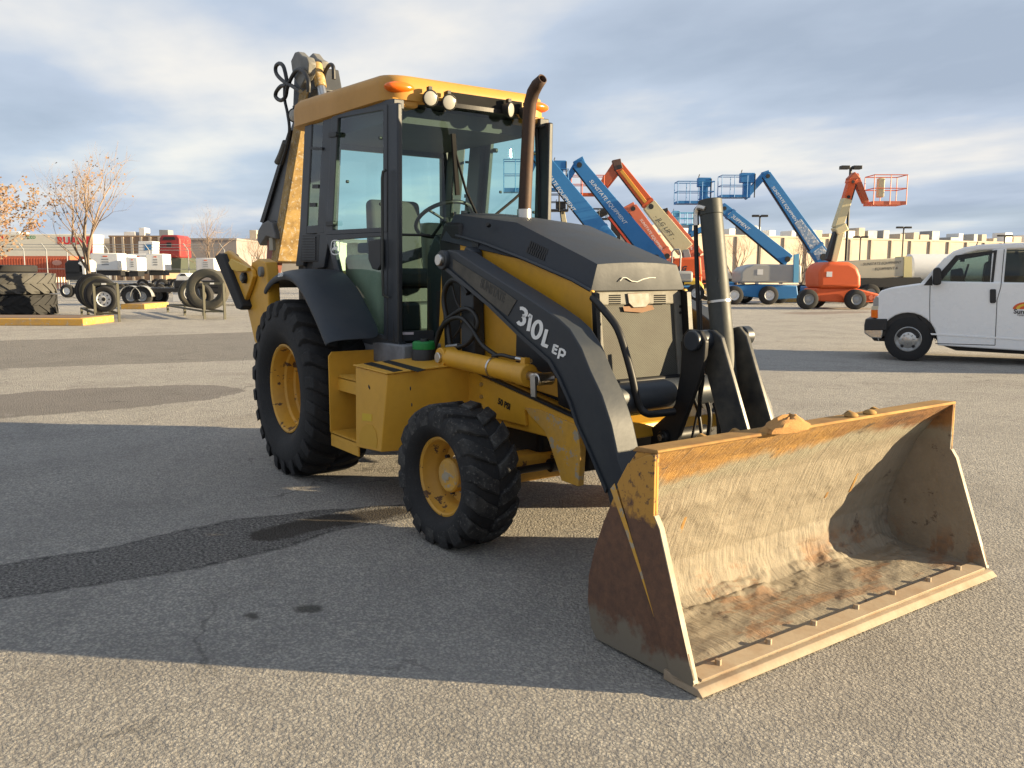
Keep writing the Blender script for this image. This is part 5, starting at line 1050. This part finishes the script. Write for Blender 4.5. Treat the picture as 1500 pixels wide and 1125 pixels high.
text('fender_stencil', 'ZUFD', .04, WHITE, fd, frame(on(407, 405.5, 'y', -1.083), (1, 0, .05), (0, .15, 1)), bold=.001)
mirror(fd)
# ---- cab
CX0, CX1 = -.52, .99
cP = Vector((1.0, -.645, 1.5)); cE = Vector((-1.5, -.07, 0)).normalized(); cN = Vector((0, 0, 1)).cross(cE).normalized(); cN = cN if cN.y < 0 else -cN
def cs(u, v, out=0): return onp(u, v, cP, cN)+cN*out
CAB = MB()
def cpan(pxs, name, mat, th=.05, out=0, par=None, bevel=.006):
    return MB().slab([cs(u, v, out) for u, v in pxs], -cN*th).build(name, mat, par, bevel=bevel)
cab = MB().box(-.50, 1.0, -.60, .60, 1.00, 1.06).build('cab', PLAST, BH, bevel=.01)
parts = []
parts.append(cpan([(566, 152), (582, 150), (583, 504), (566, 500)], 'front_pillar', DARK, .04, 0, cab, .010))
parts.append(cpan([(452, 166), (576, 144), (576, 158), (452, 180)], 'roof_rail', DARK, .08, -.004, cab))
parts.append(cpan([(473, 168), (489, 165), (482, 345), (474, 392), (456, 395), (464, 340)], 'rear_door_post', DARK, .07, -.002, cab))
parts.append(cpan([(446, 172), (457, 170), (449, 335), (444, 390), (432, 390), (438, 335)], 'rear_pillar', DARK, .10, -.003, cab, .010))
parts.append(cpan([(449, 331), (474, 329), (474, 342), (448, 343)], 'window_sill', DARK, .05, -.001, cab))
lvp = cpan([(443, 343), (468, 343), (466, 384), (439, 384)], 'intake_panel', PLAST, .05, 0.0, cab); parts.append(lvp)
for i in range(9):
    v = 347+i*3.9; MB().slab([cs(444, v, .002), cs(463, v, .002), cs(463, v+2.2, .002), cs(444, v+2.2, .002)], cN*.006).build('louvre', DARK, lvp)
parts.append(cpan([(519, 486), (566, 496), (583, 501), (583, 512), (566, 512), (512, 497)], 'door_sill', DARK, .06, -.004, cab))
door_o = [(487, 166), (568, 153), (568, 340), (478, 344)]; door_i = [(496, 173), (562, 161), (562, 333), (488, 337)]
dr = MB().ring([cs(*q, .006) for q in door_o], [cs(*q, .006) for q in door_i], -cN*.035).build('door', DARK, cab, bevel=.005); parts.append(dr)
lo_o = [(478, 344), (568, 340), (568, 498), (522, 489), (508, 446), (492, 402)]; lo_i = [(487, 352), (563, 346), (563, 491), (528, 483), (514, 444), (499, 404)]
MB().ring([cs(*q, .006) for q in lo_o], [cs(*q, .006) for q in lo_i], -cN*.035).build('door_lower_frame', DARK, dr, bevel=.005)
MB().grid([[cs(*q, -.008) for q in (door_i[0], door_i[1])], [cs(*q, -.008) for q in (door_i[3], door_i[2])]]).build('door_upper_pane', GLASS, dr, smooth=0)
g_ = MB(); g_.add([cs(*q, -.008) for q in lo_i], [tuple(range(6))]); g_.build('door_lower_pane', GLASS, dr, smooth=0)
dl_ = MB().slab([cs(*q, .008) for q in ((546, 352), (564, 350), (565, 388), (560, 396), (552, 394), (546, 380))], cN*.03).build('door_latch', PLAST, dr, bevel=.008)
for px in ((496, 197), (492, 327)):
    p = cs(*px, .01); MB().cyl(p, p+cN*.02, .018, 12).build('hinge_bolt', PLAST, dr); a = cs(px[0]-12, px[1]+1, .012); MB().bar(a, p+cN*.002, .012, .035).build('hinge', PLAST, dr, bevel=.003)
for px in ((556, 202), (557, 299), (508, 266)):
    p = cs(*px, -.012); MB().cyl(p, p+cN*.016, .011, 10).build('pane_bolt', PLAST, dr)
lg = [cs(480+x/28.125, 340+y/28.125, .0085) for x, y in [(175, 560), (190, 430), (230, 350), (310, 318), (430, 318), (520, 350), (552, 420), (552, 560), (545, 700), (525, 830), (490, 900), (420, 940), (310, 942), (220, 905), (180, 830), (168, 700)]]
def inset(P, k): c = sum(P, Vector())/len(P); return [c+(p-c)*k for p in P]
MB().ring(lg, inset(lg, .86), cN*.001).build('emblem_border', WHITE, dr)
deer = [(490.31, 357.78), (491.73, 357.78), (491.56, 356.71), (490.31, 356.18), (489.96, 355.29), (491.02, 355.11), (490.84, 353.69), (491.91, 354.58), (493.69, 353.69), (492.8, 355.29), (492.87, 356.53), (494.04, 357.42), (492.62, 358.13), (492.27, 359.91), (492.44, 361.69), (494.22, 361.51), (495.64, 360.27), (496.71, 360.62), (496.71, 362.76), (496.18, 364.89), (496.71, 367.02), (498.49, 368.8), (498.84, 370.22), (497.42, 369.87), (495.29, 367.38), (493.87, 365.96), (491.02, 365.96), (489.42, 365.42), (488.89, 365.96), (490.31, 367.56), (489.24, 367.91), (488.11, 365.96), (488.0, 364.18), (489.24, 363.11), (490.49, 362.04)]
MB().slab([cs(*q, .0085) for q in deer], cN*.001).build('emblem_deer', WHITE, dr)
qg = MB(); qg.add([cs(*q, -.012) for q in ((457, 176), (474, 173), (467, 331), (449, 333))], [(0, 1, 2, 3)]); qo = qg.build('quarter_pane', GLASS, cab, smooth=0); parts.append(qo)
for px in ((457, 273), (453, 300)): p = cs(*px, -.008); MB().bar(p, cs(px[0]+9, px[1], -.008), .012, .03).build('pane_latch', PLAST, qo)
MB().slab([cs(*q, 0) for q in ((455, 215), (474, 216), (474, 220), (455, 219))], cN*.012).build('pane_clip', PLAST, qo)
gh = [cs(572, 250, .035), cs(569, 252, .04), cs(568.5, 262, .045), cs(569, 400, .045), cs(569, 432, .04), cs(571, 436, .01)]
parts.append(MB().tube(gh, .010, 8).build('grab_handle', CYLM, cab, smooth=60))
parts.append(MB().slab([cs(u, v, -.03) for u, v in ((432, 382), (470, 384), (480, 350), (494, 404), (509, 447), (523, 490), (523, 508), (434, 508))], -cN*.02).build('lower_side_panel', PLAST, cab))
for o in parts: mirror(o)
# windshield: one curved pane between the front pillars
zb, zt = 1.09, 2.655
def wsx(y, z): return 1.005-.055*(z-1.09)/1.5+.07*(1-(y/.63)**2)
rows = [[Vector((wsx(y, z), y*(1-.06*(z-1.09)/1.5), z)) for y in [-.63+1.26*j/20 for j in range(21)]] for z in [zb+(zt-zb)*i/8 for i in range(9)]]
ws = MB().grid(rows).build('windshield', GLASSW, cab, smooth=60)
for sg in (-1, 1): MB().tube([Vector((wsx(.63, z)+.004, sg*.632*(1-.06*(z-1.09)/1.5), z)) for z in (1.06, 1.5, 2.0, 2.6)], .016, 8).build('windshield_seal', BLACK, ws)
MB().slab([Vector((wsx(y, 1.09)+.006, y, 1.06)) for y in (-.63, -.36)]+[Vector((wsx(y, 1.09)+.006, y, 1.13)) for y in (-.36, -.63)], (-.03, 0, 0)).build('lower_rail', DARK, ws, bevel=.004)
MB().slab([Vector((wsx(y, 1.09)+.008, y, z)) for y, z in ((-.60, 1.105), (-.51, 1.105), (-.51, 1.122), (-.60, 1.122))], (.002, 0, 0)).build('serial_sticker', flat('pale sticker', (.55, .5, .55), .5), ws)
MB().tube([Vector((wsx(y, 1.78)+.004, y*.97, 1.78)) for y in (-.63, -.5, -.38)], .009, 6).build('pane_joint', BLACK, ws)
wq = [Vector((1.09, -.02, 1.92)), Vector((1.075, -.10, 2.08)), Vector((1.045, -.175, 2.36))]
MB().tube(wq, .009, 6).build('wiper_arm', MATTE, ws); MB().bar(wq[2]+Vector((.0, .02, -.30)), wq[2]+Vector((0, -.012, .11)), .02, .03).build('wiper_blade', MATTE, ws)
MB().tube([Vector((1.10, .12, 1.93)), Vector((1.08, .30, 2.05)), Vector((1.06, .46, 2.17))], .010, 6).build('wiper_arm', MATTE, ws)
# rear of the cab
rp = MB().ring([(-.50, -.70, 1.06), (-.50, .70, 1.06), (-.46, .66, 2.62), (-.46, -.66, 2.62)], [(-.50, -.60, 1.45), (-.50, .60, 1.45), (-.46, .58, 2.52), (-.46, -.58, 2.52)], (.05, 0, 0)).build('rear_frame', DARK, cab, bevel=.008)
MB().add([(-.48, -.60, 1.45), (-.48, .60, 1.45), (-.45, .58, 2.52), (-.45, -.58, 2.52)], [(0, 1, 2, 3)]).build('rear_pane', GLASS, rp, smooth=0)
# cab interior
MB().prism([(-.44, 2.56), (.86, 2.54), (.86, 2.66), (-.44, 2.66)], -.58, .58).build('headliner', paint('headliner', (.055, .055, .055), .9, (.07, .07, .07), .2), cab)
ds = MB().prism([(.72, 1.06), (1.0, 1.06), (1.0, 1.72), (.86, 1.80), (.74, 1.66)], -.24, .24).build('dash_console', PLAST, cab, bevel=.03)
sw_c = Vector((.60, .0, 1.92)); sn_ = Vector((-.55, 0, .84)).normalized(); su = Vector((0, 1, 0)); sv = sn_.cross(su)
MB().tube([sw_c+su*.22*math.cos(a)+sv*.22*math.sin(a) for a in [2*math.pi*i/32 for i in range(33)]], .015, 8, cap=False).build('steering_wheel', BLACK, ds, smooth=60)
for a in (rad(90), rad(210), rad(330)): MB().bar(sw_c, sw_c+(su*math.cos(a)+sv*math.sin(a))*.2, .02, .012).build('wheel_spoke', BLACK, ds)
MB().cyl(sw_c, sw_c-sn_*.45, .03, 12).build('steering_column', BLACK, ds)
se = MB().box(-.22, .30, -.26, .26, 1.42, 1.56).build('seat', SEAT, cab, bevel=.05, seg=4)
MB().slab([(-.26, -.24, 1.50), (-.12, -.24, 1.50), (-.22, -.22, 2.12), (-.32, -.22, 2.12)], (0, .48, 0)).build('backrest', SEAT, se, bevel=.05, seg=4)
MB().box(-.2, .2, -.2, .2, 1.06, 1.42).build('seat_base', BLACK, se, bevel=.02)
for sg in (-1, 1): MB().box(-.15, .2, sg*.33-.04, sg*.33+.04, 1.68, 1.76).build('armrest', SEAT, se, bevel=.02)
cons = MB().box(.02, .62, -.56, -.40, 1.06, 1.66).build('side_console', CREAM, cab, bevel=.04, seg=3); MB().tube([(.45, -.46, 1.66), (.47, -.44, 1.84)], [.012, .02], 8).build('control_lever', BLACK, cons)
MB().box(-.45, -.2, .30, .58, 1.06, 1.95).build('rear_console', CREAM, cab, bevel=.04, seg=3)
MB().box(-.46, .3, -.60, .60, 1.06, 1.30).build('wheel_housing', PLAST, cab, bevel=.03)
# platform skirt under the cab
MB().prism([(.30, .90), (1.16, .90), (1.16, 1.045), (.30, 1.045)], -.655, .655).build('cab_platform', GREYB, BH, bevel=.012)
# ---- roof
def rr(x0, x1, yf, yr, r, n=5):
    pts = []
    for cx, cy, a0 in ((x1-r, yf-r, 0), (x0+r, yr-r, 90), (x0+r, -(yr-r), 180), (x1-r, -(yf-r), 270)):
        for k in range(n+1):
            a = rad(a0+90*k/n); pts.append((cx+r*math.cos(a), cy+r*math.sin(a)))
    return pts
lay = [(0.0, 2.655, .03), (.0, 2.668, 0), (.0, 2.79, 0), (.0, 2.835, .012), (0, 2.862, .05), (0, 2.878, .15), (0, 2.884, .32)]
vs = []; f = []; base = rr(-.60, 1.03, .665, .735, .16)
n = len(base)
for _, z, ins in lay:
    c_ = (.22, 0)
    for x, y in base:
        l = math.hypot(x-c_[0], y-c_[1]); k = max(0, 1-ins/ max(.4, l)); zz_ = z-.030*(max(0, x-.1)/.8)**2*(1 if z > 2.7 else .25)
        vs.append((c_[0]+(x-c_[0])*k, c_[1]+(y-c_[1])*k, zz_))
for i in range(len(lay)-1):
    for j in range(n): f.append((i*n+j, i*n+(j+1) % n, (i+1)*n+(j+1) % n, (i+1)*n+j))
f += [tuple(range(n))[::-1], tuple(range((len(lay)-1)*n, len(lay)*n))]
rm = MB().add(vs, f); roof = rm.build('roof', ROOF, BH, smooth=50)
for sg in (-1, 1):
    pod = MB().slab([(.80, sg*.64, 2.672), (1.005, sg*.63, 2.672), (1.02, sg*.44, 2.672), (.80, sg*.44, 2.672)], (0, 0, -.055)).build('corner_pod', ROOF, roof, bevel=.012)
    al = MB().ball((.985, sg*.555, 2.738), .062, .12, .040, 16, 10).build('amber_marker', AMBER, roof)
MB().slab([(.99, -.42, 2.672), (1.06, -.30, 2.672), (1.06, .30, 2.672), (.99, .42, 2.672), (.80, .42, 2.672), (.80, -.42, 2.672)], (0, 0, -.028)).build('visor_underside', BLACK, roof)
MB().slab([(1.036, -.24, 2.66), (1.036, .40, 2.66), (1.034, .40, 2.748), (1.034, -.24, 2.748)], (.006, 0, 0)).build('visor_recess_shade', MATTE, roof, bevel=.004)  # matte black slab proud of the fascia paints in the recess's shade
def worklight(p, d, par):
    d = Vector(d).normalized(); p = Vector(p)
    b = MB().lathe([(.001, -.055), (.035, -.05), (.052, -.01), (.056, .012), (.050, .014)], p, d, 20).build('work_light', BLACK, par, bevel=.003)
    MB().lathe([(.001, .016), (.03, .0155), (.046, .010), (.046, .004)], p, d, 20).build('lens', LENS, b)
    MB().bar(p-d*.01+Vector((0, 0, .05)), p-d*.01+Vector((0, 0, .075)), .025, .035).build('bracket', BLACK, b); return b
for px, y in (((630, 144), -.42), ((657.5, 150), -.26), ((747, 161), .27), ((772, 166), .43)):
    q = on(px[0], px[1], 'x', 1.09); worklight((1.09, q.y, q.z), (1, -.10 if q.y < 0 else .55, -.12), roof)
q = on(431, 169, 'x', -.58); worklight((-.58, q.y, q.z), (.55, -1, -.1), roof)
# ---- backhoe at the rear: boom, dipper, stabilisers
BM = paint('boom charcoal', (.035, .038, .043), .42, (.09, .09, .085), .4, 3)
BT = paint('sun dappled tan', (.40, .27, .11), .75, (.14, .09, .045), .95, 9, chips=(.40, .36, .30), chip_amt=.03, spec=.2)  # tan and brown mottling paints the dappled sunlight into the boom colour
yb = -.17
bA = on(438, 200, 'y', yb); bB = on(406, 383, 'y', yb); bA = bA+(bA-bB)*.35
boom = MB().slab([bA, bB, bB+Vector((0, .40, 0)), bA+Vector((0, .40, 0))], (-.22, 0, -.02)).build('boom', BT, BH, bevel=.01)
dip = MB().prism(YZ(yb+.02, [(380, 336), (394, 300), (418, 212), (428, 180), (431, 100), (452, 96), (458, 130), (446, 160), (437, 200), (419, 300), (409, 356), (396, 352)]), yb+.02, -yb-.02).build('dipper', BM, BH, bevel=.01)
MB().prism(YZ(yb, [(382, 325), (424, 190), (427, 191), (387, 327)]), yb-.01, yb+.02).build('dipper_edge', BLACK, dip)
KN = paint('pivot casting', (.16, .155, .14), .5, (.08, .08, .075), .6, 6)
for yy, pxs in ((yb-.02, [(433, 112), (430, 90), (436, 77), (440, 76), (446, 82), (453, 84), (456, 92), (455, 108), (450, 118), (444, 130)]), (yb+.18, [(452, 96), (456, 84), (462, 78), (468, 86), (475, 90), (474, 104), (468, 116), (458, 112)])):
    MB().prism(YZ(yy, pxs), yy-.03, yy+.05).build('pivot_casting', KN, dip, bevel=.012)
p0 = on(463, 95, 'y', yb+.1); p1 = on(470, 128, 'y', yb+.1); MB().cyl(p0, p1, .055, 16).build('rod_end', BT, dip, bevel=.006); MB().cyl(p1, on(478, 165, 'y', yb+.1), .042, 16).build('cylinder_rod', STEEL, dip)
hose('boom_hose', [(440, 134), (428, 126), (414, 118), (405, 108), (404, 98), (409, 93), (415, 97), (419, 112), (420, 124), (412, 126), (405, 134), (404, 142), (411, 147), (418, 142), (421, 128), (428, 112), (436, 102), (446, 106), (452, 120), (452, 135)], yb-.08, .019, None, dip)
hose('boom_hose', [(417, 118), (417, 145), (421, 165), (424, 190), (420, 215), (412, 240)], yb-.07, .015, None, dip)
hose('boom_hose', [(474, 116), (477, 104), (483, 95), (488, 98), (489, 116)], yb+.15, .018, None, dip)
hose('boom_hose', [(418, 208), (412, 225), (406, 238)], yb-.06, .03, flat('sleeve', (.09, .09, .085), .6), dip)
lk = MB().prism(YZ(yb-.03, [(379, 352), (380, 338), (386, 328), (394, 323), (401, 327), (405, 340), (406, 350), (399, 348), (392, 346), (387, 354), (383, 360)]), yb-.05, yb+.10).build('bucket_linkage', paint('worn linkage', (.07, .07, .07), .5, (.14, .13, .12), .7, 10), BH, bevel=.01)
MB().prism(YZ(yb, [(392, 352), (401, 350), (402, 372), (398, 400), (390, 385)]), yb, yb+.1).build('backhoe_bucket_side', paint('faded red', (.22, .06, .045), .6), BH)
q = on(397, 358, 'y', yb-.03); MB().box(q.x-.06, q.x+.05, yb-.03, yb+.02, q.z-.06, q.z+.07).build('guide_block', CREAM, BH)
MB().prism([(-.55, .35), (-1.15, .35), (-1.35, .70), (-1.30, 1.45), (-1.05, 1.55), (-.55, 1.05)], -.30, .30).build('rear_tower', YEL, BH, bevel=.02)
MB().box(-1.05, -.72, -.62, .62, .42, .68).build('stabiliser_beam', YEL, BH, bevel=.02)
sy = -1.02
sb = MB().prism(YZ(sy, [(368, 455), (362, 440), (374, 384), (384, 379), (394, 384), (396, 400), (400, 470), (392, 520), (378, 500)]), sy-.03, sy+.07).build('stabiliser_leg', YEL, BH, bevel=.01)
MB().prism(YZ(sy-.04, [(333, 370), (339, 367), (355, 380), (374, 395), (376, 405), (372, 418), (364, 440), (357, 438), (345, 405)]), sy-.07, sy-.035).build('foot_bracket', YEL, sb, bevel=.006)
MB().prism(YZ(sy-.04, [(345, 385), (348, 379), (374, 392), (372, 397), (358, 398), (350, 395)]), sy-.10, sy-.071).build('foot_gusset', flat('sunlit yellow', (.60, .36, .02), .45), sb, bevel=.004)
p = on(360, 407, 'y', sy-.07); MB().cyl((p.x, sy-.10, p.z), (p.x, sy+.1, p.z), .045, 20).build('foot_pin', BLACK, sb, bevel=.005); MB().cyl((p.x, sy-.112, p.z), (p.x, sy-.1, p.z), .026, 14).build('pin_head', KN, sb)
p = on(383, 398, 'y', sy-.04); MB().cyl((p.x, sy-.06, p.z), (p.x, sy+.05, p.z), .04, 16).build('knuckle', KN, sb, bevel=.006)
MB().prism(YZ(sy-.05, [(324, 376), (330, 371), (336, 372), (366, 448), (363, 454), (356, 452)]), sy-.11, sy+.03).build('rubber_pad', TYREF, sb, bevel=.012)
mirror(sb)
